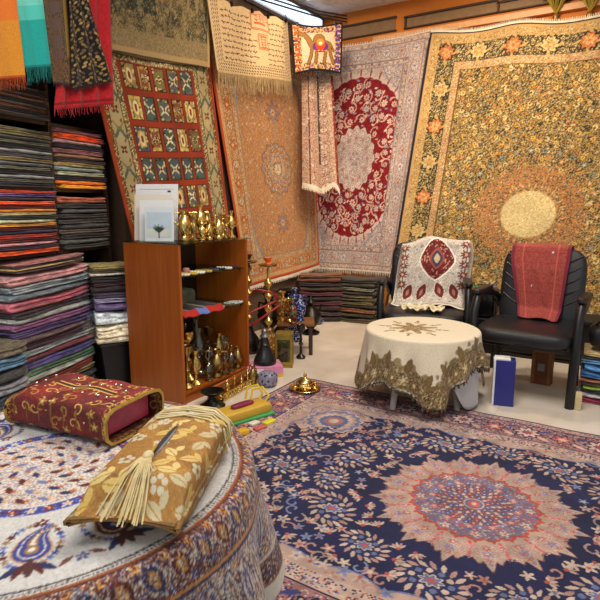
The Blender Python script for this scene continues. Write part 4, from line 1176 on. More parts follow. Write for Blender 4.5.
# --- vessels in the lowest compartment
BB = .077
sp = [(-2.26, 2.335, 1, 2.0), (-2.26, 2.41, 0, 1.5), (-2.25, 2.52, 3, 1.6), (-2.25, 2.60, 2, 1.5), (-2.25, 2.68, 1, 1.9), (-2.26, 2.76, 3, 1.7), (-2.26, 2.83, 2, 1.2),
      (-2.36, 2.365, 2, 1.6), (-2.36, 2.45, 1, 2.4), (-2.36, 2.55, 0, 2.2), (-2.36, 2.65, 2, 1.7), (-2.36, 2.75, 0, 1.7), (-2.48, 2.40, 0, 2.0), (-2.48, 2.52, 1, 2.6), (-2.48, 2.66, 0, 2.5), (-2.48, 2.79, 1, 2.0)]
rows_ = {-2.25: 'front', -2.26: 'front', -2.36: 'middle', -2.48: 'rear'}
for i, (x, y, k, s) in enumerate(sp):
    gl = i in (2, 4, 5, 9, 10, 13, 14)
    cnt = sum(1 for q in sp[:i] if rows_[q[0]] == rows_[x])
    brass_piece(k, (x, y, BB), s, VGLASS if gl else (BRASS if i % 3 else DBRASS), '%s %s in cabinet bottom, %s near side, %s row' % ('clear glass' if gl else 'brass', VK[k], NTH[cnt] + (' to' if cnt == 0 else ' from'), rows_[x]), 'vessels in the cabinet bottom', 'glass_vase' if gl else 'brass_vase')
# ================================================================== CORNER: FOLDED KILIMS, HOOKAHS, LANTERN
FM = [folded_mesh(1 + i % 2, 40 + i, .16) for i in range(6)]
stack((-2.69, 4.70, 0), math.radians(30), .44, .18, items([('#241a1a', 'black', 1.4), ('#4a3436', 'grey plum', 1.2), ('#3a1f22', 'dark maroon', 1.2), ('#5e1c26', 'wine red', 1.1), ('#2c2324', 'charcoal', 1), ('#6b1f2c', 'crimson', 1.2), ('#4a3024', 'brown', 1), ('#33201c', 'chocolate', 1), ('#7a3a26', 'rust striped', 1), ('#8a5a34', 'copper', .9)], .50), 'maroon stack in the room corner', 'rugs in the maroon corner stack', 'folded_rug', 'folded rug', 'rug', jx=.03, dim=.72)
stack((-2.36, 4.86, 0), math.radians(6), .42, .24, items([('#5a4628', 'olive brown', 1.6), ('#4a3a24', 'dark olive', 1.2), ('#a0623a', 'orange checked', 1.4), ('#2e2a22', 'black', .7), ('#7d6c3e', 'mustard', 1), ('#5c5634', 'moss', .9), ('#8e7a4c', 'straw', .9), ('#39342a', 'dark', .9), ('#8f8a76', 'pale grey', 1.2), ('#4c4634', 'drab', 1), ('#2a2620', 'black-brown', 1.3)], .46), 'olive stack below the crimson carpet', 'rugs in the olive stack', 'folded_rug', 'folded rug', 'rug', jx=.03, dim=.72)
for (x, y, k, s, wd) in ((-2.62, 3.72, 0, 3.0, 'tall dark metal vase between the cabinet and the blue jar'), (-2.72, 4.12, 2, 3.3, 'dark round metal jar standing against the wall left of the maroon stack'), (-2.50, 4.22, 3, 3.4, 'dark lidded metal pot on the tiles before the orange-tan carpet')):
    brass_piece(k, (x, y, 0), s, DARKMET, wd, None, 'dark_metal_pot', 1.15)
bn = empty('dark_gap_filler', (-.62, 4.55, 0), .03, 'low black filler box added to darken the gap behind the two armchairs', 'filler')  # invented black block, stands in for the darkness behind and under the chairs
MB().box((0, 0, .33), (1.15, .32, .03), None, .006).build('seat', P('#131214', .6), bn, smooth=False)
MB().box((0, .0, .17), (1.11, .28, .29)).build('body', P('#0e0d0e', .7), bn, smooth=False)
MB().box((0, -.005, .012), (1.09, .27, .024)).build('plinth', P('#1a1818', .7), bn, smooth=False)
o = MB().lathe([(0, .006), (.03, .004), (.034, 0), (.036, .006), (.055, .03), (.06, .05), (.055, .05), (.032, .014), (0, .012)], (0, 0, 0), 20).build('patterned_bowl', None)
def dotted_mat(name, c1, c2, sc=60):
    m, nt, b = new_mat(name); tc = N(nt, 'ShaderNodeTexCoord'); v = N(nt, 'ShaderNodeTexVoronoi', Scale=sc); nt.links.new(tc.outputs['Object'], v.inputs['Vector'])
    r = N(nt, 'ShaderNodeValToRGB'); r.color_ramp.interpolation = 'CONSTANT'; r.color_ramp.elements[0].color = lin4(c2); r.color_ramp.elements[1].color = lin4(c1); r.color_ramp.elements[1].position = .38
    nt.links.new(v.outputs['Distance'], r.inputs['Fac']); nt.links.new(r.outputs['Color'], b.inputs['Base Color']); b.inputs['Roughness'].default_value = .25
    return m
BLUEDOT = dotted_mat('blue_glaze_dots', '#1d2a6a', '#a8b4d0')
ENAMEL = dotted_mat('gold_red_enamel', '#7a4a1c', '#c9a04a', 45); ENAMEL2 = dotted_mat('green_red_enamel', '#6a1c1a', '#4a7a4a', 40)
o.data.materials.append(BLUEDOT); o.location = onz(318, 324, 0)
tag(o, 'small blue glazed bowl alone on the tiles before the maroon stack', 'bowl')

st = empty('wooden_stool', (-2.29, 3.63, 0), .55, 'low dark stool behind the gold lantern, crowded with pots', 'stool')
MB().box((0, 0, .25), (.30, .26, .022), None, .004).build('seat', wood_mat('stool_wood', '#6b4420', '#8a5c2c', 'X'), st)
for sx in (-1, 1):
    for sy in (-1, 1): MB().box((sx * .12, sy * .10, .12), (.03, .03, .24)).build('leg', DARKWOOD, st, smooth=False)
def hookah(loc, h, body, bowlmat, label, tray=True):
    r = empty('hookah', loc, ru(0, 6), label, 'hookah')
    MB().lathe([(0, 0), (.075, 0), (.085, .015), (.09, .06), (.075, .12), (.035, .18), (.028, .21), (.036, .225), (.02, .24), (0, .24)], (0, 0, 0), 20).build('base', body, r)
    z = .24; pr = [(0, z - .02), (.014, z)]
    while z < h - .16:
        pr += [(.012, z + .015), (.03, z + .04), (.034, z + .055), (.018, z + .075), (.010, z + .095)]; z += .10
    pr += [(.010, h - .07), (.016, h - .06), (0, h - .06)]
    MB().lathe(pr, (0, 0, 0), 16).build('stem', BRASS if body is ENAMEL else DBRASS, r)
    if tray: MB().lathe([(0, h - .07), (.062, h - .066), (.075, h - .058), (.075, h - .053), (.06, h - .06), (0, h - .062)], (0, 0, 0), 24).build('tray', DBRASS, r)
    MB().lathe([(0, h - .06), (.02, h - .06), (.026, h - .05), (.016, h - .035), (.024, h - .025), (.036, h - .005), (.036, h), (.028, h), (.014, h - .02), (0, h - .02)], (0, 0, 0), 18).build('clay_bowl', bowlmat, r)
    return r
BLK = P('#121214', .25)
h1 = hookah((-2.385, 3.38, 0), .79, ENAMEL, P('#e0601a', .45), 'ornate enamelled hookah topped with an orange clay bowl')
h2 = hookah((-2.60, 3.41, 0), .80, BLK, P('#22242a', .35), 'dark hookah with black clay bowl standing against the cabinet')
pts = [(.03 * math.cos(a), .03 * math.sin(a), .44) for a in (0,)]
def hose(label, c, pts, name='hookah_hose', r=.0075):
    sm = []
    for i in range(len(pts) - 1):
        p0, p1, p2, p3 = (Vector(pts[max(i - 1, 0)]), Vector(pts[i]), Vector(pts[i + 1]), Vector(pts[min(i + 2, len(pts) - 1)]))
        for k in range(6):
            t = k / 6; sm.append(.5 * ((2 * p1) + (p2 - p0) * t + (2 * p0 - 5 * p1 + 4 * p2 - p3) * t * t + (3 * p1 - p0 - 3 * p2 + p3) * t ** 3))
    sm.append(Vector(pts[-1])); b = sm[0].copy(); b.z = 0
    o = MB().tube([q - b for q in sm], r, 7).build(name, P(c, .5)); o.location = b
    return tag(o, label, 'hose')
hose('red hose looped around the enamelled hookah', '#a81e22', [(-2.44, 3.24, .52), (-2.37, 3.22, .56), (-2.30, 3.30, .53), (-2.32, 3.40, .46), (-2.40, 3.22, .40), (-2.46, 3.16, .34), (-2.40, 3.17, .30), (-2.30, 3.24, .38), (-2.25, 3.34, .44)])
hose('black hose hanging down from the dark hookah', '#18181b', [(-2.55, 3.26, .48), (-2.48, 3.22, .50), (-2.46, 3.21, .36), (-2.48, 3.2, .16), (-2.52, 3.2, .02)])
POTS = [(-2.25, 3.52, 3, 1.9, ENAMEL2, 'green and red enamel'), (-2.25, 3.63, 2, 1.7, BLUEDOT, 'blue dotted'), (-2.38, 3.56, 2, 1.9, ENAMEL, 'gold enamel'), (-2.34, 3.69, 0, 1.7, BLUEDOT, 'tall blue'), (-2.31, 3.56, 1, 1.4, BRASS, 'brass')]
for i, (x, y, k, s, m_, wd) in enumerate(POTS):
    brass_piece(k, (x, y, .261), s, m_, '%s %s standing on the crowded low stool' % (wd, VK[k]), 'pots on the low stool', 'enamel_pot')
brass_piece(2, (-2.48, 3.92, 0), 2.9, BLUEDOT, 'big blue dotted jar on the tiles behind the low stool', None, 'blue_jar')
# pink box with the hookah base on it
pb = onz(262, 379, 0)
bx = empty('printed_box', (pb.x - .05, pb.y + .09, 0), math.radians(45), 'pink and white printed box beside the cabinet under a black vase', 'box')
MB().box((0, 0, .04), (.25, .17, .08), None, .003).build('carton', P('#d88ab0', .5, var=.05), bx, smooth=False)
MB().box((0, 0, .012), (.252, .172, .022)).build('yellow_band', P('#d9b84a', .5), bx, smooth=False)
MB().box((-.07, 0, .05), (.112, .173, .035)).build('white_panel', P('#e8e2dc', .5), bx, smooth=False)
va = empty('ribbed_vase', (pb.x - .045, pb.y + .10, .081), 0, 'ribbed black hookah base standing on the pink box', 'vase')
MB().lathe([(0, 0), (.078, 0), (.082, .01), (.078, .03), (.062, .065), (.045, .10), (.035, .13), (.038, .14), (.03, .15), (.026, .19), (0, .19)], (0, 0, 0), 24).build('body', P('#1c1d20', .3, var=.3, nscale=60), va)
MB().lathe([(0, .19), (.034, .19), (.036, .20), (.022, .215), (.024, .24), (.016, .25), (0, .25)], (0, 0, 0), 18).build('neck', P('#8a8d90', .25, .8), va)
# lantern
lp = onz(283, 368.5, 0)
la = empty('lantern', (lp.x - .035, lp.y + .075, 0), math.radians(28), 'square gold lantern with a tall dark glass front', 'lantern')
G2 = plain('dull_gold_paint', '#a08a3e', .4, .55, .15)
for sx in (-1, 1):
    for sy in (-1, 1): MB().box((sx * .056, sy * .056, .125), (.016, .016, .25)).build('post', G2, la, smooth=False)
MB().box((0, 0, .008), (.128, .128, .016)).build('base', G2, la, smooth=False)
MB().box((0, 0, .244), (.128, .128, .018)).build('top', G2, la, smooth=False)
MB().box((-.057, 0, .125), (.006, .10, .22)).build('side_panel', G2, la, smooth=False)
MB().box((0, .057, .125), (.10, .006, .22)).build('side_panel', G2, la, smooth=False)
for q in ((0, -.057, .125, .10, .003, .22), (.057, 0, .125, .003, .10, .22)): MB().box(q[:3], q[3:]).build('pane', GLASS, la, smooth=False)
for z in (.03, .222): MB().box((0, -.058, z), (.10, .008, .022)).build('rail', G2, la, smooth=False)
MB().lathe([(0, .016), (.02, .016), (.02, .09), (0, .092)], (0, 0, 0), 12).build('candle', P('#4a4438', .6), la)
brass_piece(1, onz(299, 357, 0) + Vector((.03, -.02, 0)), 2.0, BLK, 'black turned stand showing its round foot behind the lantern', None, 'turned_stand')

# ------------------------------------------------------------------ goods on the floor before the cabinet
fb = empty('footed_bowl', onz(207, 409, 0) + Vector((0, .05, 0)), 0, 'dark metal footed bowl on the floor at the cabinet corner', 'bowl')
MB().lathe([(0, 0), (.075, 0), (.078, .008), (.05, .025), (.022, .05), (.018, .065), (.03, .072), (0, .07)], (0, 0, 0), 22).build('foot', DARKMET, fb)
MB().lathe([(0, .07), (.03, .072), (.06, .085), (.072, .098), (.07, .10), (.04, .085), (0, .08)], (0, 0, 0), 22).build('bowl', DARKMET, fb)
a, b = onz(219, 402, 0), onz(256, 381, 0)
rz = math.atan2((b - a).y, (b - a).x); L = (b - a).length
tr = empty('brass_tray', (a + b) / 2 + Vector((-.02, .0, 0)), rz, 'long wood-backed brass tray with pierced rail before the cabinet', 'tray')
MB().box((0, .0, .008), (L, .10, .014), None, .003).build('base', BRASS, tr)
MB().box((0, .055, .04), (L, .014, .075), (.25, 0, 0), .004).build('wooden_back', wood_mat('tray_wood', '#8a4a22', '#a86232', 'X'), tr)
mb = MB()
for k in range(15):
    x = -L / 2 + L * (k + .5) / 15
    mb.tube([(x + .012 * math.cos(q * PI / 5), -.05, .034 + .018 * math.sin(q * PI / 5)) for q in range(10)], .003, 5, True)
mb.tube([(-L / 2, -.05, .055), (L / 2, -.05, .055)], .004, 6).tube([(-L / 2, -.05, .015), (L / 2, -.05, .015)], .004, 6)
mb.build('pierced_rail', BRASS, tr)
dirv = (b - a).normalized(); nv = Vector((-dirv.y, dirv.x, 0))
for i in range(5):
    q = (a + b) / 2 + Vector((-.02, 0, .016)) + dirv * (-.5 * L + L * (i + .6) / 5.4) + nv * .005
    brass_piece((3, 2, 1, 3, 2)[i], q, .62, BRASS, 'tiny brass %s in the long tray, %s footed bowl' % (VK[(3, 2, 1, 3, 2)[i]], NTH[i] + (' to' if i == 0 else ' from')), 'miniature brass in the long tray')
br_ = onz(258, 388, 0)
brass_piece(2, br_ + Vector((-.06, .03, 0)), 1.1, DBRASS, 'squat brass jar at the far end of the long tray', None)
o = MB().sup((0, 0, .05), (.065, .06, .05), .6, .8).build('patterned_pouch', dotted_mat('blue_white_print', '#8a8696', '#2c3a7a', 45)); o.location = br_ + Vector((.03, .07, 0)); tag(o, 'blue and white patterned pouch behind the yellow rope handles', 'pouch')
# yellow bag lying flat
a, b = onz(222, 431, 0), onz(272, 415, 0); dv = (b - a).normalized(); nv = Vector((-dv.y, dv.x, 0)); L = (b - a).length; rz = math.atan2(dv.y, dv.x)
yb = empty('gift_bag', (a + b) / 2 + nv * .065, rz, 'yellow paper carrier bag lying flat on the rug edge', 'bag')
YEL = P('#c8a036', .5, var=.06)
MB().box((0, 0, .032), (L, .13, .055), None, .012, 3).build('bag_body', YEL, yb)
MB().box((-L / 2 - .001, 0, .032), (.004, .112, .04)).build('bag_mouth', P('#b98a2a', .6), yb, smooth=False)
for s_ in (0, 1):
    MB().tube([(L / 2 - .02, .03 - .05 * s_, .05), (L / 2 + .005, .03 - .06 * s_, .09), (L / 2 - .01, .06 - .05 * s_, .135), (L / 2 - .05, .10 - .05 * s_, .12), (L / 2 - .075, .09 - .05 * s_, .055)], .007, 7).build('rope_handle', P('#e0bc1e', .6), yb)
gb = MB().box((0, 0, .006), (L * .95, .13, .012), None, .003).build('green_booklet', P('#3f9a5a', .5)); gb.location = (a + b) / 2 + nv * .045 + dv * .02; gb.rotation_euler = (0, 0, rz - .06)
gb.location.z = .0125
yb.location.z = .016
tag(gb, 'green booklet sticking out under the yellow carrier bag', 'booklet')
pc = MB().sup((0, 0, .012), (.075, .022, .012), .5, .5).build('pencil_case', P('#7a2440', .4, var=.4, nscale=40)); pc.location = yb.location + nv * .0 + dv * .01 + Vector((0, 0, .057)); pc.rotation_euler = (0, 0, rz + .05)
tag(pc, 'slim purple-red case lying on top of the yellow carrier bag', 'case')
for (px, py, c, w_, l_, h_, lab, r_) in ((243, 434, '#d8a828', .055, .045, .025, 'small yellow cube packet in front of the green booklet', .3), (254, 424, '#dcd8c4', .06, .04, .012, 'white card packet lying against the green booklet', .5), (260, 429, '#c0605a', .075, .035, .014, 'red slim packet between the white and lemon packets', .45), (269, 423, '#d8cf3a', .08, .04, .014, 'lemon yellow packet nearest the brass burner', .6)):
    o = MB().box((0, 0, h_ / 2), (w_, l_, h_), None, .003).build('small_packet', P(c, .45)); o.location = onz(px, py, .0125); o.rotation_euler = (0, 0, rz + r_ - .4)
    tag(o, lab, 'packet', 'packets scattered by the green booklet')
# brass burner on the rug corner
bb_ = empty('incense_burner', onz(305, 390, .013), 0, 'polished brass lidded burner on a round dish at the rug corner', 'burner')
MB().lathe([(0, 0), (.06, 0), (.095, .010), (.102, .018), (.10, .02), (.06, .010), (0, .008)], (0, 0, 0), 32).build('dish', BRASS, bb_)
MB().lathe([(0, .010), (.045, .010), (.062, .025), (.066, .04), (.06, .052), (.045, .055), (0, .055)], (0, 0, 0), 28).build('pot', BRASS, bb_)
MB().lathe([(.05, .055), (.048, .062), (.03, .075), (.012, .083), (.008, .09), (.012, .10), (.008, .11), (.002, .124), (0, .126)], (0, 0, 0), 24).build('lid', BRASS, bb_)
for k in range(6):
    q = k * PI / 3
    MB().sup((.072 * math.cos(q), .072 * math.sin(q), .03), (.014, .014, .012), 1, 1, None, 10, 6).build('cup', BRASS, bb_)

# ================================================================== ARMCHAIRS
def armchair(loc, rz, label):
    r = empty('leather_armchair', loc, rz, label, 'armchair', None)
    MB().sup((0, -.02, .40), (.285, .29, .052), .45, .42, None, 44, 16).build('seat', LEATHER, r)
    MB().box((0, .0, .345), (.50, .48, .03), None, .01).build('seat_frame', BLACKPL, r)
    back = MB().sup((0, 0, 0), (.262, .052, .275), .4, .5, None, 40, 18)
    bo = back.build('backrest', LEATHER, r, rot=(-.20, 0, 0), loc=(0, .275, .635))
    mb = MB()
    for s_ in (-1, 1):
        mb = MB()
        for k in range(5): mb.tube([(s_ * .13, -.051, -.12 + .07 * k), (s_ * .19, -.050, -.085 + .07 * k), (s_ * .235, -.036, -.05 + .07 * k)], .006, 6)
        mb.tube([(s_ * .13, -.051, -.14), (s_ * .13, -.051, .18)], .006, 6)
        mb.build('pleat', LEATHER, bo)
    for s_ in (-1, 1):
        arm = MB().tube([(s_ * .29, -.20, .0), (s_ * .295, -.205, .30), (s_ * .30, -.20, .52), (s_ * .30, -.15, .60), (s_ * .30, -.05, .625), (s_ * .295, .10, .615), (s_ * .28, .22, .575), (s_ * .26, .27, .50)], .026, 10)
        ao = arm.build('arm', BLACKPL, r)
        MB().sup((s_ * .30, -.02, .642), (.032, .16, .02), .5, .6).build('arm_pad', LEATHER, ao)
        MB().tube([(s_ * .25, .23, .38), (s_ * .255, .29, .0)], [.02, .017], 10).build('leg', BLACKPL, r)
        MB().lathe([(0, 0), (.026, 0), (.024, .02), (0, .02)], (s_ * .29, -.20, 0), 12).build('foot_cap', BLACKPL, r)
    MB().tube([(-.255, .285, .16), (.255, .285, .16)], .011, 8).build('stretcher', BLACKPL, r)
    return r
RCL, RCR = Vector((-.525, 3.64, 0)), math.radians(-3)
LCL, LCR = Vector((-1.285, 3.80, 0)), math.radians(18)
armchair(RCL, RCR, 'black leather armchair with a red cloth laid over its back')
armchair(LCL, LCR, 'black leather armchair under a white medallion throw, behind the small table')

def drape(w, ys, zs, n, m):
    """cloth following a side profile (chair coordinates), w wide"""
    d = np.r_[0, np.cumsum(np.hypot(np.diff(ys), np.diff(zs)))]; t = np.linspace(0, d[-1], m)
    y = np.interp(t, d, ys); z = np.interp(t, d, zs)
    for _ in range(3):
        y[1:-1] = (y[:-2] + 2 * y[1:-1] + y[2:]) / 4; z[1:-1] = (z[:-2] + 2 * z[1:-1] + z[2:]) / 4
    S = np.linspace(-.5, .5, n)[None] * np.ones((m, 1))
    return S * w, np.repeat(y[:, None], n, 1), np.repeat(z[:, None], n, 1), t / d[-1], d[-1]
# red cloth
n, m = 90, 150
X, Y, Z, tt, Ltot = drape(.34, [.38, .405, .385, .33, .275, .222, .165, .08], [.59, .77, .905, .932, .915, .77, .52, .468], n, m)
cv = Cv(.34, Ltot, n, m, '#86352f')
cv.flecks(['#923f36', '#7c302c', '#9a4a3e'], .6, None, 1)
for k in range(14):
    if k % 3: cv.rect(.03, Ltot * k / 14, .31, Ltot * k / 14 + .006, '#8a2a2a')
cv.mask(np.minimum(cv.X, .34 - cv.X) < .022, '#6e1c30'); cv.mask((np.abs(cv.X - .07) < .003) | (np.abs(cv.X - .27) < .003), '#ad5146')
cv.disc(.24, Ltot * .50, .007, '#b8b8cc'); cv.disc(.12, Ltot * .74, .005, '#c8c8d0')
f = np.clip((tt - .55) / .45, 0, 1)[:, None]
X = X * 1.08 * (1 - .34 * f) + .045 * f - .02
Y = Y - (.012 + .016 * np.exp(-((X * .9 - .02 + (tt[:, None] - .75) * -.35) / .022) ** 2) * f ** .5) - .006 * np.sin(X * 60) * f
Z = Z + .006 * np.sin(X * 40) * f
Pt = np.stack([X, Y, Z], -1); Rm = Matrix.Rotation(RCR, 3, 'Z'); Pt = Pt @ np.array(Rm).T
o = sheet('draped_cloth', Pt, cv.C, .006, (0, -1, .5), CLOTH); o.location = RCL
tag(o, 'brick-red woven cloth draped over the black armchair back', 'cloth')
# white throw with a crimson medallion
n, m = 130, 170
X, Y, Z, tt, Ltot = drape(.62, [.37, .40, .38, .33, .27, .215, .16, .10, .0], [.65, .77, .915, .942, .92, .77, .53, .470, .463], n, m)
W = .62; cv = Cv(W, Ltot, n, m, '#b5aea5')
cv.flecks(['#c6c0b6', '#a89e95', '#8f857e', '#bfb9b0'], .7, None, 1)
v0 = Ltot * .545
for x, y in scatter(260, .02, .02, W - .02, Ltot - .02, .027): cv.flower(x, y, ru(.008, .014), 5, rc(['#8a4a44', '#6f7688', '#9a8a70', '#d8d2c8']), '#c9c2b8', ru(0, 6))
W2 = W / 2 + .03
q = (np.abs(cv.X - W2) / .13) ** 1.25 + (np.abs(cv.Y - v0) / .165) ** 1.5
cv.mask(q < 1.12, '#ded8ce'); cv.mask(q < 1, '#5f1820'); cv.flecks(['#8a2a2c', '#4a1018', '#b08a70', '#6a2a2c'], .5, q < .95, 2); cv.mask(q < .38, '#9a4a40'); cv.mask(q < .25, '#33405a'); cv.mask(q < .12, '#c9b08a')
for sx in (-1, 1):
    for k in range(5): cv.flower(W / 2 + sx * .235, Ltot * (.40 + .085 * k), .036, 9, '#6d2c24', '#c9a890', 0, '#5a3a34', .3)
    for k in (0, 1): cv.leaf(W / 2 + sx * (.07 + .11 * k), Ltot * .80, .07, .036, 1.2 * sx, '#5f2022', '#d8d2c8'); cv.leaf(W / 2 + sx * (.07 + .11 * k), Ltot * .80, .03, .012, 1.2 * sx, '#a8705a')
d = np.minimum(np.minimum(cv.X, W - cv.X), np.minimum(cv.Y, Ltot - cv.Y)); cv.mask((d < .05) & (d > .04), '#7d6f64'); cv.mask(d < .012, '#e4ded2')
f = np.clip((tt - .45) / .55, 0, 1)[:, None]
Y = Y - .016 - .035 * np.abs(np.sin(X * 15 + .6 + tt[:, None] * 3)) * f ** .6 - .01 * np.abs(np.sin(X * 33 - tt[:, None] * 9)) * f
Z = Z + .02 * np.sin(X * 13 + .5) * f + .05 * np.clip(X - .22, 0, 1) * f
edge = np.clip(np.abs(X) - .262, 0, 1)
Y = Y + edge * 1.1 * (1 - f) ; Z = Z - edge * (.9 * (1 - f))
X = np.sign(X) * np.minimum(np.abs(X), .262 + .5 * edge)
Z = Z - .05 * np.clip((np.abs(X - .04) - .08) / .2, 0, 1) * np.exp(-((tt[:, None] - .42) / .2) ** 2)
X = X * (.93 + .28 * np.clip(X, 0, 1) * (1 - f)) + .03 + .03 * (1 - f)
Y = Y - .02 * (1 - f) * np.abs(np.sin(X * 11 + 1 + tt[:, None] * 6)) * (tt[:, None] > .2)
Z = Z + .014 * np.sin(X * 19 + 1.2) * np.exp(-((tt[:, None] - .42) / .15) ** 2)
Pt = np.stack([X, Y, Z], -1) @ np.array(Matrix.Rotation(LCR, 3, 'Z')).T
o = sheet('throw_rug', Pt, cv.C, .007, (.3, -1, .5), RUG); o.location = LCL
tag(o, 'white throw with a dark red diamond medallion spread over the armchair back', 'throw')
# crumpled cream cloth on that seat
n, m = 50, 36
S, T = ST(n, m)
Pt = np.stack([(S - .5) * .26, (T - .5) * .14, .018 + .012 * np.sin(S * 17 + 3 * T) * np.cos(T * 9 - 5 * S) + .008 * np.sin(31 * S + 12 * T)], -1)
Pt[..., 0] += .02 * np.sin(T * 9); Pt[..., 1] += .02 * np.sin(S * 13)
cv = Cv(.26, .14, n, m, '#d8cba8'); cv.flecks(['#c9b98e', '#e2d8bc'], .5, None, 2)
o = sheet('crumpled_cloth', Pt, cv.C, .004, (0, 0, 1), CLOTH); o.location = LCL + Vector((.05, -.16, .458)); o.rotation_euler = (0, 0, .3)
tag(o, 'crumpled cream cloth lying on the armchair seat before the throw', 'cloth')
# black case on a low side table between the chairs
sb = empty('side_table', (-.915, 4.13, 0), .1, 'low black side table squeezed between the two armchairs', 'table')
MB().box((0, 0, .355), (.20, .28, .025), None, .005).build('tabletop', BLACKPL, sb)
for sx in (-1, 1):
    for sy in (-1, 1): MB().box((sx * .08, sy * .12, .17), (.022, .022, .345)).build('leg', BLACKPL, sb, smooth=False)
cs = empty('leather_case', (-.92, 4.11, .369), .1, 'glossy black leather case standing between the two armchairs', 'case')
MB().box((0, 0, .105), (.18, .20, .21), None, .03, 4).build('body', plain('glossy_black_leather', '#0c0c0e', .2, 0, .1), cs)
MB().tube([(-.05, 0, .20), (-.05, 0, .235), (.05, 0, .235), (.05, 0, .20)], .007, 7).build('handle', BLACKPL, cs)
for i, (c, wd, dx, a_) in enumerate((('#a82424', 'red', .03, .5), ('#2a4ab0', 'blue', .06, .9), ('#2f8a4a', 'green', .0, .2))):
    o = MB().tube([(-.05, 0, .006), (.05, 0, .006)], .006, 8).build('pen', P(c, .35)); o.location = (-.94 + dx, 4.09 - .028 * i + .01, .585); o.rotation_euler = (0, 0, a_ * .3)
    tag(o, '%s pen lying on top of the black leather case' % wd, 'pen', 'pens on the leather case')
# things under the right armchair and beside it
bf = onz(499, 406, 0)
bo = empty('box_file', (bf.x + .0, bf.y + .055, 0), math.radians(14), 'blue box file with a white spine standing before the armchair', 'box file')
hb = .28
MB().box((.01, 0, hb / 2), (.112, .10, hb), None, .002).build('blue_cover', P('#262a78', .4, var=.06), bo, smooth=False)
MB().box((-.05, 0, hb / 2), (.014, .098, hb - .004)).build('white_spine', P('#d9d9de', .5), bo, smooth=False)
MB().box((-.008, .006, hb + .003), (.088, .084, .008)).build('page_block', P('#e4e2dc', .6), bo, smooth=False)
bw = onz(540, 385, 0)
bo = empty('small_carton', (bw.x, bw.y + .05, 0), math.radians(-4), 'small brown carton with a grey label under the armchair', 'carton')
MB().box((0, 0, .11), (.125, .08, .22), None, .002).build('carton_body', P('#6e3a16', .6), bo, smooth=False)
for s_ in (-1, 1): MB().box((s_ * .05, -.0415, .11), (.018, .003, .218)).build('edge_stripe', P('#8a5a20', .6), bo, smooth=False)
MB().box((0, -.042, .12), (.042, .003, .05)).build('label', P('#8a8680', .6), bo, smooth=False)
stack((-.06, 3.60, 0), math.radians(4), .30, .26, items([('#8a2440', 'crimson', 1.3), ('#a8a4a8', 'lilac grey', 1.2), ('#3a3a34', 'black', .6), ('#7a9a3a', 'lime green', 1), ('#5a4a2e', 'olive brown', .7), ('#8a5236', 'terracotta', .9), ('#3a6a9a', 'blue', 1.6), ('#4a88b8', 'sky blue', 1.6), ('#6a94b8', 'pale blue', 1.2), ('#2a2620', 'dark', .6), ('#a08a60', 'straw', .8)], .315), 'floor stack beside the red-cloth armchair', 'cloths stacked beside the armchair', tilt=-.01)
o = MB().sup((0, 0, .075), (.12, .11, .075), .6, .6).build('shoulder_bag', LEATHER); o.location = (-.08, 3.73, .325); tag(o, 'black leather bag on the cloth stack by the armchair', 'bag')
MB().tube([(-.09, -.02, .12), (-.06, -.07, .17), (.04, -.08, .18), (.09, -.03, .13)], .008, 7).build('strap', LEATHER, o)
o = MB().box((0, 0, .055), (.035, .03, .11), None, .004).build('cream_packet', P('#c9b88c', .6)); q = onz(580, 390, 0); o.location = (-.20, 3.43, 0); tag(o, 'thin cream packet standing against the blue cloth stack', 'packet')
# ================================================================== SMALL ROUND TABLE AND ITS CLOTHS
TC = Vector((-1.05, 3.10, 0)); TR, TZ = .315, .452
tb = empty('round_side_table', TC, .5, 'small round side table with pale legs under an embroidered cloth', 'table')
MB().lathe([(0, TZ - .03), (TR - .01, TZ - .03), (TR, TZ - .02), (TR, TZ - .012), (0, TZ - .012)], (0, 0, 0), 40).build('tabletop', P('#c9c4b8', .5), tb)
for k in range(4):
    a = PI / 4 + k * PI / 2
    MB().tube([(.20 * math.cos(a), .20 * math.sin(a), TZ - .03), (.265 * math.cos(a), .265 * math.sin(a), .0)], [.022, .018], 12).build('leg', P('#b3aea6', .5), tb)
def sample(cv, x, y):
    fx = np.clip((x / cv.W + .5) * (cv.nx - 1), 0, cv.nx - 1.001); fy = np.clip((y / cv.H + .5) * (cv.ny - 1), 0, cv.ny - 1.001)
    i, j = fx.astype(int), fy.astype(int); u, v = (fx - i)[..., None], (fy - j)[..., None]
    return (cv.C[j, i] * (1 - u) + cv.C[j, i + 1] * u) * (1 - v) + (cv.C[j + 1, i] * (1 - u) + cv.C[j + 1, i + 1] * u) * v
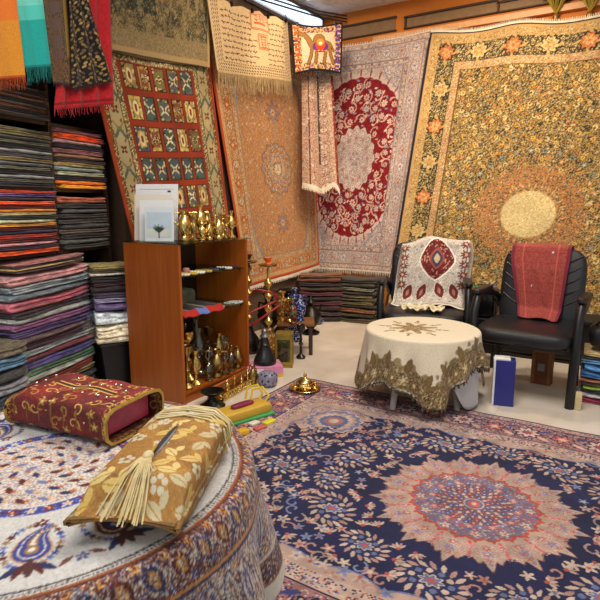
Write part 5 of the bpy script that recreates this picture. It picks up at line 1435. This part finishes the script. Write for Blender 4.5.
def round_cloth(name, cv, R, z, hem, folds, amp, flare, nt, nr, thick, mat, label, centre, cat='tablecloth', ph=0, rot=0, rnd=.02, fr=None, off=(0, 0)):
    """cloth laid on a round top: hem(theta) gives the cloth's flat reach, folds open towards the hem"""
    th = np.linspace(0, 2 * PI, nt); reach = hem(th)
    k = np.linspace(0, 1, nr)[:, None]
    s = k * reach[None]                                    # distance along the cloth from its centre
    t = th[None] + 0 * s
    arc = rnd * PI / 2
    over = np.clip(s - R, 0, None)
    a = np.clip(over / rnd, 0, PI / 2); drop = np.clip(over - arc, 0, None)
    w = (drop / np.maximum((reach - R - arc)[None], .01)) * np.clip(drop / .12, 0, 1)
    fold = folds(t)
    rad = np.minimum(s, R) + rnd * np.sin(a) + drop * flare + amp * fold * w
    zz = z - rnd * (1 - np.cos(a)) - drop * math.sqrt(max(1 - flare ** 2, .1)) * 1.0
    tt = t + .05 * np.sin(5 * t + ph) * w
    Pt = np.stack([rad * np.cos(tt), rad * np.sin(tt), zz], -1)
    C = sample(cv, s * np.cos(t + rot) - off[0], s * np.sin(t + rot) - off[1])
    B = Vector((centre.x, centre.y, 0))
    face = Pt[1:-1].copy()
    o = None
    m, n = Pt.shape[:2]
    o = sheet(name, Pt, C, thick, (0, 0, 1), mat)
    o.location = B; tag(o, label, cat)
    if fr: comb('fringe', list(Pt[-1][::fr[2]]), (0, 0, -1), fr[0], P(fr[1], .9), o, .006)
    return o
# plain white undercloth
cw_ = Cv(1.5, 1.5, 40, 40, '#c9c9cb')
round_cloth('undercloth', cw_, TR + .004, TZ - .005, lambda t: TR + .20 + .23 * np.exp(-((np.mod(t - math.radians(5) + PI, 2 * PI) - PI) / .75) ** 4), lambda t: np.sin(9 * t), .005, .03, 200, 40, .003, CLOTH, 'plain white undercloth showing at the far side of the small table', TC, 'tablecloth', 0, 0, .008)
# embroidered cloth: square, cream with gold needlework
S_ = 1.12
cv = Cv(S_, S_, 420, 420, '#dccfb4')
cv.flecks(['#e0d5bc', '#d6c8ac'], .5, None, 1)
gd, gd2, bk, ol = '#7a6038', '#92764a', '#2c241c', '#5a4630'
cx = S_ / 2
h, t = cv.polar(cx, cx)
sq = np.maximum(np.abs(cv.X - cx), np.abs(cv.Y - cx)); di = (np.abs(cv.X - cx) + np.abs(cv.Y - cx))
# central motif: star with eight tips
r0 = .15 * (.72 + .28 * np.cos(8 * t))
cv.mask(h < r0, gd2); cv.flecks(['#d6c8a4', gd, ol, '#c0a060'], .6, h < r0, 2); cv.mask((h < r0 * .45) & (h > r0 * .38), ol)
for k in range(8):
    a = k * PI / 4 + PI / 8; cv.flower(cx + .15 * math.cos(a), cx + .15 * math.sin(a), .022, 5, gd, '#d8c690', a); cv.leaf(cx + .19 * math.cos(a), cx + .19 * math.sin(a), .026, .009, a, gd)
ed = cx - sq
cv.mask(ed < .15 + .03 * np.cos(cv.X * 60) * np.cos(cv.Y * 60), '#8d7a56'); cv.flecks([gd, '#b9a988', ol, bk, gd2], .62, ed < .14, 2)
for k in range(14):
    for side in range(4):
        u = .04 + k * .08
        x, y = ((u, .06), (u, S_ - .06), (.06, u), (S_ - .06, u))[side]
        cv.flower(x, y, .034, 6, (gd2, '#cdb887')[k % 2], bk, 0, ol, .3); cv.disc(x, y, .010, '#d9c89a')
        x, y = ((u, .145), (u, S_ - .145), (.145, u), (S_ - .145, u))[side]
        if k % 2: cv.leaf(x, y, .045, .02, (PI / 2, PI / 2, 0, 0)[side], gd, ol)
cv.mask((ed < .125) & (ed > .121), ol); cv.mask(ed < .012, bk); cv.flecks(['#d8cdb0'], .5, ed < .012, 2)
for (X, Y) in ((0, 0), (S_, 0), (0, S_), (S_, S_)):
    q = np.hypot(cv.X - X, cv.Y - Y); cv.mask((q < .22) & (q > .205), gd); cv.flecks([gd, bk, gd2, ol, '#cbb98c'], .5, q < .205, 2)
half = S_ / 2
ROT = math.radians(11)
OA = math.radians(212) + ROT; OFF = (.055 * math.cos(OA), .055 * math.sin(OA))
def hemq(t):
    c, s_ = np.cos(t + ROT), np.sin(t + ROT)
    return np.minimum(np.minimum((half + np.sign(c) * OFF[0]) / np.maximum(np.abs(c), .01), (half + np.sign(s_) * OFF[1]) / np.maximum(np.abs(s_), .01)), .70)
round_cloth('embroidered_tablecloth', cv, TR + .010, TZ + .004, lambda t: hemq(t), lambda t: np.sin(11 * t + .6) + .5 * np.sin(19 * t), .022, .14, 420, 120, .003, CLOTH, 'cream tablecloth with gold needlework border on the small round table', TC, 'tablecloth', .6, ROT, .016, (.02, '#4a3d2c', 2), OFF)

# ================================================================== THE BIG TABLE IN FRONT
BC = Vector((-.822, .502, 0)); BR, BZ = .335, .75
bt_ = empty('round_table', BC, .3, 'round table in front, hidden under the printed paisley cloth', 'table')
MB().lathe([(0, BZ - .03), (BR - .006, BZ - .03), (BR, BZ - .024), (BR, BZ - .008), (BR - .004, BZ - .004), (0, BZ - .004)], (0, 0, 0), 48).build('tabletop', DARKWOOD, bt_)
for k in range(4):
    a = k * PI / 2 + .75
    MB().tube([(.22 * math.cos(a), .22 * math.sin(a), BZ - .03), (.27 * math.cos(a), .27 * math.sin(a), .35), (.33 * math.cos(a), .33 * math.sin(a), 0)], [.02, .018, .016], 12).build('leg', BLACKPL, bt_)
S_ = 1.56
cv = Cv(S_, S_, 760, 760, '#c2c0bb')
cx = S_ / 2; h, t = cv.polar(cx, cx)
cv.flecks(['#cbc9c5', '#b7b5b0', '#b2b2b5'], .5, None, 1)
wine, blu, ora, dk, nvy = '#52201c', '#333d7c', '#9c6838', '#2a2226', '#252a52'
def dens(mask, share=.55): cv.flecks([wine, blu, '#d8d2c4', ora, nvy, '#b9aea0', '#8a4a34'], share, mask, 1)
# centre roundel
cv.mask(h < .148, '#3a4498'); cv.flecks([wine, '#c9c4ba', blu, '#5a64b0'], .45, (h < .146) & (h > .128), 2)
cv.mask(h < .127, '#cfc7bc'); cv.flecks(['#a8765a', '#8d8f9c', '#d8d2c8', '#6d6a86', '#b58a6a'], .5, h < .124, 1)
for rr, nn in ((.105, 20), (.078, 14), (.05, 9), (.025, 5)):
    for k in range(nn):
        a = 2 * PI * (k + .5 * (nn % 3)) / nn; x, y = cx + rr * math.cos(a), cx + rr * math.sin(a)
        cv.leaf(x, y, .012, .005, a + .9, (nvy, wine, '#6a6f9c')[k % 3]); cv.flower(x + .010 * math.cos(a + 1.5), y + .010 * math.sin(a + 1.5), .006, 5, ('#a85a3a', '#c9a07a')[k % 2], None)
for k in range(34): a = 2 * PI * k / 34; cv.flower(cx + .137 * math.cos(a), cx + .137 * math.sin(a), .009, 5, ('#c9c2b8', '#7a2a26')[k % 2], '#d8a060')
# paislies round the roundel, red and blue in turn
for k in range(14):
    a = 2 * PI * k / 14 + math.radians(-12); rr = .232; Q = .74
    c1, c2 = (('#5c2622', '#3c3a7a'), ('#343c86', '#8a6a4a'))[k % 2]
    bx_, by_ = cx + rr * math.cos(a), cx + rr * math.sin(a); rad = (math.cos(a), math.sin(a)); tan = (-rad[1], rad[0])
    pt = lambda u, v: (bx_ + (rad[0] * u + tan[0] * v) * Q, by_ + (rad[1] * u + tan[1] * v) * Q)
    for sc_, c in ((1.12, '#b58a5a'), (1.0, c1), (.78, '#c9bfb2'), (.66, c1), (.40, c2), (.2, '#d8d0c0')):
        x, y = pt(.006, 0); cv.disc(x, y, .034 * sc_ * Q, c, .031 * sc_ * Q, a)
        for q in range(7): x, y = pt(-.012 - q * .0085, .0018 * q * q * .45); cv.disc(x, y, (.026 - .0034 * q) * sc_ * Q, c)
    for q in range(26):
        a2 = 2 * PI * q / 26; u, v = -.008 + .064 * math.cos(a2), .048 * math.sin(a2); x, y = pt(u, v)
        cv.flower(x, y, .006, 5, (blu, wine, '#8a6a4a', '#5a64a0')[q % 4], None, a2, None, .3)
    for q in (-2, -1, 0, 1, 2): x, y = pt(.062, .014 * q); cv.leaf(x, y, .017, .005, a + q * .45, (nvy, wine)[q % 2])
    x, y = pt(.058, 0); cv.leaf(x, y, .02, .007, a, '#4a2a2a')
    x, y = pt(-.078, .01); cv.flower(x, y, .010, 5, wine, '#d8c0a0')
    a3 = a + PI / 14
    cv.flower(cx + .28 * math.cos(a3), cx + .28 * math.sin(a3), .010, 5, '#4a548e', '#c9a07a'); 
    for s_ in (-1, 1): cv.leaf(cx + .28 * math.cos(a3 + .07 * s_), cx + .28 * math.sin(a3 + .07 * s_), .012, .004, a3 + s_, '#6a3a34')
# ring lines and the deep printed border
cv.mask((h > .316) & (h < .319), dk); cv.mask((h > .3215) & (h < .3255) & (((t * 110).astype(int)) % 2 == 0), '#4a4040'); cv.mask((h > .328) & (h < .333), '#8a4a24')
band = (h > .333) & (h < .405)
cv.mask(band, '#4c2420'); dens(band & (h > .336), .55)
for k in range(54):
    a = 2 * PI * k / 54; x, y = cx + .369 * math.cos(a), cx + .369 * math.sin(a)
    cv.leaf(x, y, .030, .016, a + .5, '#b9b0a2'); cv.leaf(x, y, .027, .0135, a + .5, (nvy, wine)[k % 2]); cv.leaf(x, y, .017, .007, a + .5, '#b5803a'); cv.leaf(x, y, .009, .003, a + .5, '#cfc0a0')
    a2 = a + PI / 54
    for q, c in ((.345, '#c98a34'), (.393, blu), (.369, '#d8d0c4')): cv.flower(cx + q * math.cos(a2), cx + q * math.sin(a2), .008, 5, c, wine)
dens(band & (h > .338), .34)
cv.mask((h > .405) & (h < .411), '#b07c48'); cv.mask((h > .411) & (h < .416), nvy)
b2 = (h > .416) & (h < .528); cv.mask(b2, '#b3ada4'); dens(b2, .5)
for k in range(64):
    a = 2 * PI * k / 64
    x, y = cx + .472 * math.cos(a), cx + .472 * math.sin(a)
    cv.leaf(x, y, .046, .018, a, '#b9b3aa', '#3a3f66'); cv.leaf(x, y, .034, .010, a, ('#3a4380', '#7a6450')[k % 2]); cv.leaf(x, y, .018, .004, a, '#bdb5a8')
    dq = [ru(0, 1)]
    for q in (.43, .45, .475, .50, .518): cv.flower(cx + q * math.cos(a + PI / 64), cx + q * math.sin(a + PI / 64), .0085, 5, rc([wine, '#3a4a9a', '#a8703a', '#c9c2b4']), '#d8c8a8')
dens(b2, .38)
cv.mask((h > .528) & (h < .534), '#b9b0a2'); b3 = (h > .534) & (h < .580); cv.mask(b3, '#3a2026'); dens(b3, .5); cv.mask((h > .580) & (h < .585), '#8a5a34'); cv.mask(h > .585, '#bdb9b0')
round_cloth('printed_tablecloth', cv, BR + .004, BZ + .003, lambda t: .635 + .012 * np.sin(6 * t + 1) - .035 * np.exp(-((t - math.radians(52)) / .2) ** 2), lambda t: .6 * np.sin(7 * t - 1.2) + .35 * np.sin(11 * t + .4) + 1.1 * np.exp(-((t - math.radians(50)) / .14) ** 2) - 1.0 * np.exp(-((t - math.radians(30)) / .13) ** 2) - .8 * np.exp(-((t - math.radians(74)) / .13) ** 2), .06, .16, 1000, 240, .003, CLOTH, 'white cloth block-printed with blue and wine paisleys on the front table', BC, 'tablecloth', 1.2, 0, .016)

# ------------------------------------------------------------------ tissue box covers
def sleeve(name, L, w, h, cv, parent, mat, ex=.28, shape=None, th=.004):
    """fabric tube round a box: along x, round in y/z, seam beneath"""
    m, n = cv.ny, cv.nx                    # y of the pattern runs round the box
    u = np.linspace(-.5, .5, n)[None] * np.ones((m, 1)); a = np.linspace(0, 1, 4001) * 2 * PI - PI / 2
    sp = lambda c: np.sign(c) * np.abs(c) ** ex
    yy = w / 2 * sp(np.cos(a)); zz = h / 2 + h / 2 * sp(np.sin(a))
    d = np.r_[0, np.cumsum(np.hypot(np.diff(yy), np.diff(zz)))]; q = np.linspace(0, d[-1], m)
    y = np.interp(q, d, yy)[:, None] * np.ones((1, n)); z = np.interp(q, d, zz)[:, None] * np.ones((1, n)); x = u * L
    if shape: x, y, z = shape(u, x, y, z)
    Pt = np.stack([x, y, z], -1)
    # outward faces
    du = np.gradient(Pt, axis=1); dv = np.gradient(Pt, axis=0); nr = np.cross(du, dv); out = Pt - np.array((0, 0, h / 2)); out[..., 0] = 0
    s = 1 if (nr * out).sum() > 0 else -1
    nr = nr * s / np.maximum(np.linalg.norm(nr, axis=2, keepdims=True), 1e-9)
    Bk = Pt - nr * th; I = np.arange(m * n).reshape(m, n)
    q = np.stack([I[:-1, :-1], I[:-1, 1:], I[1:, 1:], I[1:, :-1]], -1).reshape(-1, 4)
    if s < 0: q = q[:, ::-1]
    r = []
    for c in (0, n - 1):
        e = np.stack([I[:-1, c], I[1:, c], I[1:, c] + m * n, I[:-1, c] + m * n], -1); r.append(e if c == 0 else e[:, ::-1])
    me = np_mesh(name, np.concatenate([Pt.reshape(-1, 3), Bk.reshape(-1, 3)]), np.concatenate([q, q[:, ::-1] + m * n] + r), np.concatenate([cv.C.reshape(-1, 3), cv.C.reshape(-1, 3) * .8]))
    return link(name, me, mat, parent), Pt
GOLDTHR = plain('gold_thread', '#c9a24a', .35, .7, .25, 60)
# red brocade one
L, w, h = .262, .155, .074
per = 2 * (w + h)
cv = Cv(L, per, 190, 300, '#68120f')
cv.flecks(['#781814', '#560e0c', '#861e18'], .6, None, 2); cv.mottle(.2, 30)
gl, gl2 = '#c9a04c', '#a8782c'
for x, y in scatter(80, .012, .012, L - .012, per - .012, .024):
    a = ru(0, 6.3); k = random.random()
    if k < .7: cv.scroll(x, y, ru(.010, .016), .85, a, .0016, rc([gl, gl2]), rc([-1, 1])); cv.leaf(x + .015 * math.cos(a), y + .015 * math.sin(a), .008, .003, a, '#a8702c')
    else: cv.flower(x, y, .011, 5, gl2, '#d8bf80', a)
for x, y in scatter(60, .01, .01, L - .01, per - .01, .018): cv.disc(x, y, .0022, rc(['#e0cf9a', '#d8c080', '#a02028']))
tp = per / 2
for k in (-1, 1): cv.rect(.06, tp + k * .007 - .002, L - .05, tp + k * .007 + .002, gl)
cv.rect(.06, tp - .005, L - .05, tp + .005, '#2c0608')
for k in range(9):
    x = .02 + k * .033; cv.rect(x, per * .22, x + .003, per * .31, '#7a5a22'); cv.rect(x, per * .69, x + .003, per * .78, '#7a5a22')
cv.flecks([gl, gl2, '#4a1010'], .7, (cv.X > L - .012) | (cv.X < .012), 2)
rcv = empty('tissue_box_cover', (-.928, .662, BZ + .007), math.radians(8), 'dark red brocade tissue box cover with gold scrollwork and pink lining', 'tissue box cover')
def shp(u, x, y, z):
    e = np.clip((np.abs(u) - .36) / .14, 0, 1) ** 2
    return x, y * (1 + .05 * e) , z * (1 - .10 * e * (u < 0)) + .0025 * np.sin(u * 15) * (z > .05) - .008 * e * (z > .05)
so, Pt = sleeve('brocade_sleeve', L, w, h, cv, rcv, SILK, .42, shp)
for c, nm in ((0, 'gold_piping'), (-1, 'gold_piping')): MB().tube([Vector(q) for q in Pt[::10, c]], .0035, 6).build(nm, GOLDTHR, so)
MB().box((L / 2 - .022, 0, h / 2), (.004, w - .034, h - .022), None, .001).build('pink_lining', plain('pink_satin', '#a81c40', .35, 0, .25, 60), rcv, smooth=False)
MB().box((-L / 2 + .015, 0, h / 2 - .004), (.004, w - .03, h - .03)).build('end_panel', P('#3a1210', .7), rcv, smooth=False)
MB().box((0, 0, h / 2), (L - .06, w - .03, h - .02), None, .004).build('box_inside', P('#8a8278', .8), rcv, smooth=False)
r_ = random.Random(5)
for k in range(14): MB().sup((r_.uniform(-.11, .11), r_.uniform(-.04, .04), h + .001), (.003, .003, .003), 1, 1, None, 8, 5).build('sequin', P('#d8d4c8', .15, .8), so)
# gold one
L, w, h = .30, .142, .075
per = 2 * (w + h); cv = Cv(L, per, 190, 300, '#986c2c')
cv.flecks(['#a27634', '#8e6226'], .5, None, 2); cv.mottle(.12, 40)
for x, y in scatter(90, .01, .01, L - .01, per - .01, .0235):
    a = ru(0, 6.3); c = rc(['#c9ab5a', '#d2bc78', '#bdb08a', '#cdb064'])
    if random.random() < .65: cv.leaf(x, y, .017, .0085, a, c); cv.line([(x - .017 * math.cos(a), y - .017 * math.sin(a)), (x + .017 * math.cos(a), y + .017 * math.sin(a))], .0009, '#a8802e'); cv.leaf(x + .014, y + .010, .011, .006, a + 1.2, c)
    else:
        for q in range(5): cv.disc(x + .009 * math.cos(q * 1.25), y + .009 * math.sin(q * 1.25), .0048, '#c2bba0')
tp = per / 2
q = (np.abs(cv.X - .155) / .058) ** 2 + (np.abs(cv.Y - tp) / .007) ** 2
cv.mask(q < 1.3, '#7d541a'); cv.mask(q < 1, '#25221f'); cv.mask((q < .8) & (cv.Y > tp + .001), '#77787c')
GA = math.radians(115.5)
gcv = empty('tissue_box_cover', (-.598, .560, BZ + .007), GA, 'ochre gold tissue box cover with pale leaves, cream tassel and cord', 'tissue box cover')
def shp2(u, x, y, z):
    e = np.clip((-u - .30) / .20, 0, 1)             # near end opens into a flat flap
    g = np.clip((u - .36) / .14, 0, 1)
    top = z > .0375
    es = e * e * (3 - 2 * e); z = z * (1 - es) + (.036 + (z - .0375) * .07) * es; z = np.where(top, z - .012 * g, z + .008 * g)
    z = np.where(top, z - .010 * np.clip((np.abs(y) / .075) - .2, 0, 1) ** 1.5, z)
    return x - .012 * e * (np.abs(y) / .075) ** 2, y * (1 + .04 * e - .05 * g), z
so, Pt = sleeve('leaf_fabric', L, w, h, cv, gcv, SILK, .33, shp2)
MB().box((.01, 0, h / 2), (L - .11, w - .03, h - .024), None, .004).build('box_inside', P('#5a4a30', .8), gcv, smooth=False)
CORD = plain('cream_silk_cord', '#cdbc8c', .6, 0, .2, 60)
mb = MB(); r_ = random.Random(9)
for k in range(7):
    x0 = .100 + .008 * k
    mb.tube([(x0 + r_.uniform(-.01, .01), -.076, .012 + .004 * k), (x0 + r_.uniform(-.008, .008), -.071, .055), (x0 + r_.uniform(-.006, .006), -.045, .0745), (x0 + r_.uniform(-.006, .006), 0, .078), (x0 + r_.uniform(-.008, .008), .045, .0745), (x0 + r_.uniform(-.008, .008), .07, .056)], .0019, 6)
mb.build('cord', CORD, gcv)
ts = MB().sup((-.062, .0, .083), (.011, .008, .007), 1, 1).build('tassel', CORD, gcv)
mb = MB()
for k in range(46):
    s = (k / 45 - .5); s = s * .75; s2 = s + r_.uniform(-.07, .07); Lk = r_.uniform(.8, 1.05)
    mb.tube([(-.062, s * .012, .084), (-.078 - .008 * r_.random(), s * .03, .083), (-.100 * Lk - .006, s2 * .055, .072 + r_.uniform(-.001, .003)), (-.126 * Lk - .008, s2 * .075, .054 + r_.uniform(0, .003)), (-.150 * Lk - .01, s2 * .09, .042 - .006 * r_.random())], .00115, 4)
mb.build('tassel_strands', CORD, ts)
mb = MB().tube([(-.062, 0, .084), (-.045, .0, .082), (-.02, .004, .080)], .0022, 6); mb.build('tassel_loop', P('#b08a2a', .5), ts)

# ================================================================== UP UNDER THE CEILING
LT = empty('fluorescent_light', (-2.955, 4.2, 2.96), 0, 'cool white fluorescent light strip high above the fringed script cloth', 'lamp')
MB().box((0, 0, 0), (.05, 1.9, .16)).build('housing', P('#c9ccd0', .5), LT, smooth=False)
MB().box((.03, 0, .0), (.02, 1.86, .13)).build('diffuser', P('#bcd6ff', .5, emit=1.6), LT, smooth=False)
for k in range(3):
    pts = [onx(252 + 0 * k, -3 - 4 * k, -2.78), onx(285, 7 - 4 * k, -2.78), onx(318, 17 - 3 * k, -2.78), ony(347, 22 - 3 * k, 5.2)]
    b0 = pts[0].copy()
    o = MB().tube([p - b0 for p in pts], .007, 6).build('ceiling_cable', P('#2a2420', .6)); o.location = b0
    tag(o, '%s dark cable strung across in front of the fluorescent light' % ('lowest', 'middle', 'highest')[k], 'cable', 'cables under the ceiling')
def spray(name, label, px, py, y, L, nst, cols):
    p = ony(px, py, y); r = empty(name, p, 0, label, 'plant')
    for c in cols:
        mb = MB()
        for k in range(nst):
            a, e = ru(-1.3, 1.3), ru(-.5, .5); l = L * ru(.5, 1)
            mb.tube([(0, 0, .0), (math.sin(a) * l * .35, e * .15, l * .55), (math.sin(a) * l * .8, e * .25, l * .95)], [.004, .006, .0015], 4)
            for q in range(3):
                t_ = .55 + .15 * q; x, z = math.sin(a) * l * .8 * t_, l * .95 * t_
                mb.sup((x + ru(-.01, .01), e * .25 * t_ + ru(-.01, .01), z), (.007, .003, .022), 1, 1, (0, ru(-.6, .6), 0), 6, 4)
        o = mb.build('foliage', P(c, .5, .3), r); o['kind'] = 'stuff'
    MB().lathe([(0, -.05), (.02, -.05), (.028, -.02), (.02, 0), (.012, .005), (0, 0)], (0, 0, 0), 14).build('pot', P('#8a6a24', .4, .6), r)
    return r
MB_ledge = structure(MB().box((-.35, 5.22, 2.64), (2.6, .13, .02)).build('trim_6', P('#c98a50', .5), smooth=False))
spray('dried_grass', 'golden dried grass bunch on the ledge above the olive carpet', 556, 14, 5.22, .5, 26, ['#b8962c', '#9a8a34'])
spray('dried_grass', 'olive gold dried grass bunch at the far end of the ledge', 590, 12, 5.22, .5, 30, ['#a8922c', '#c0a040'])
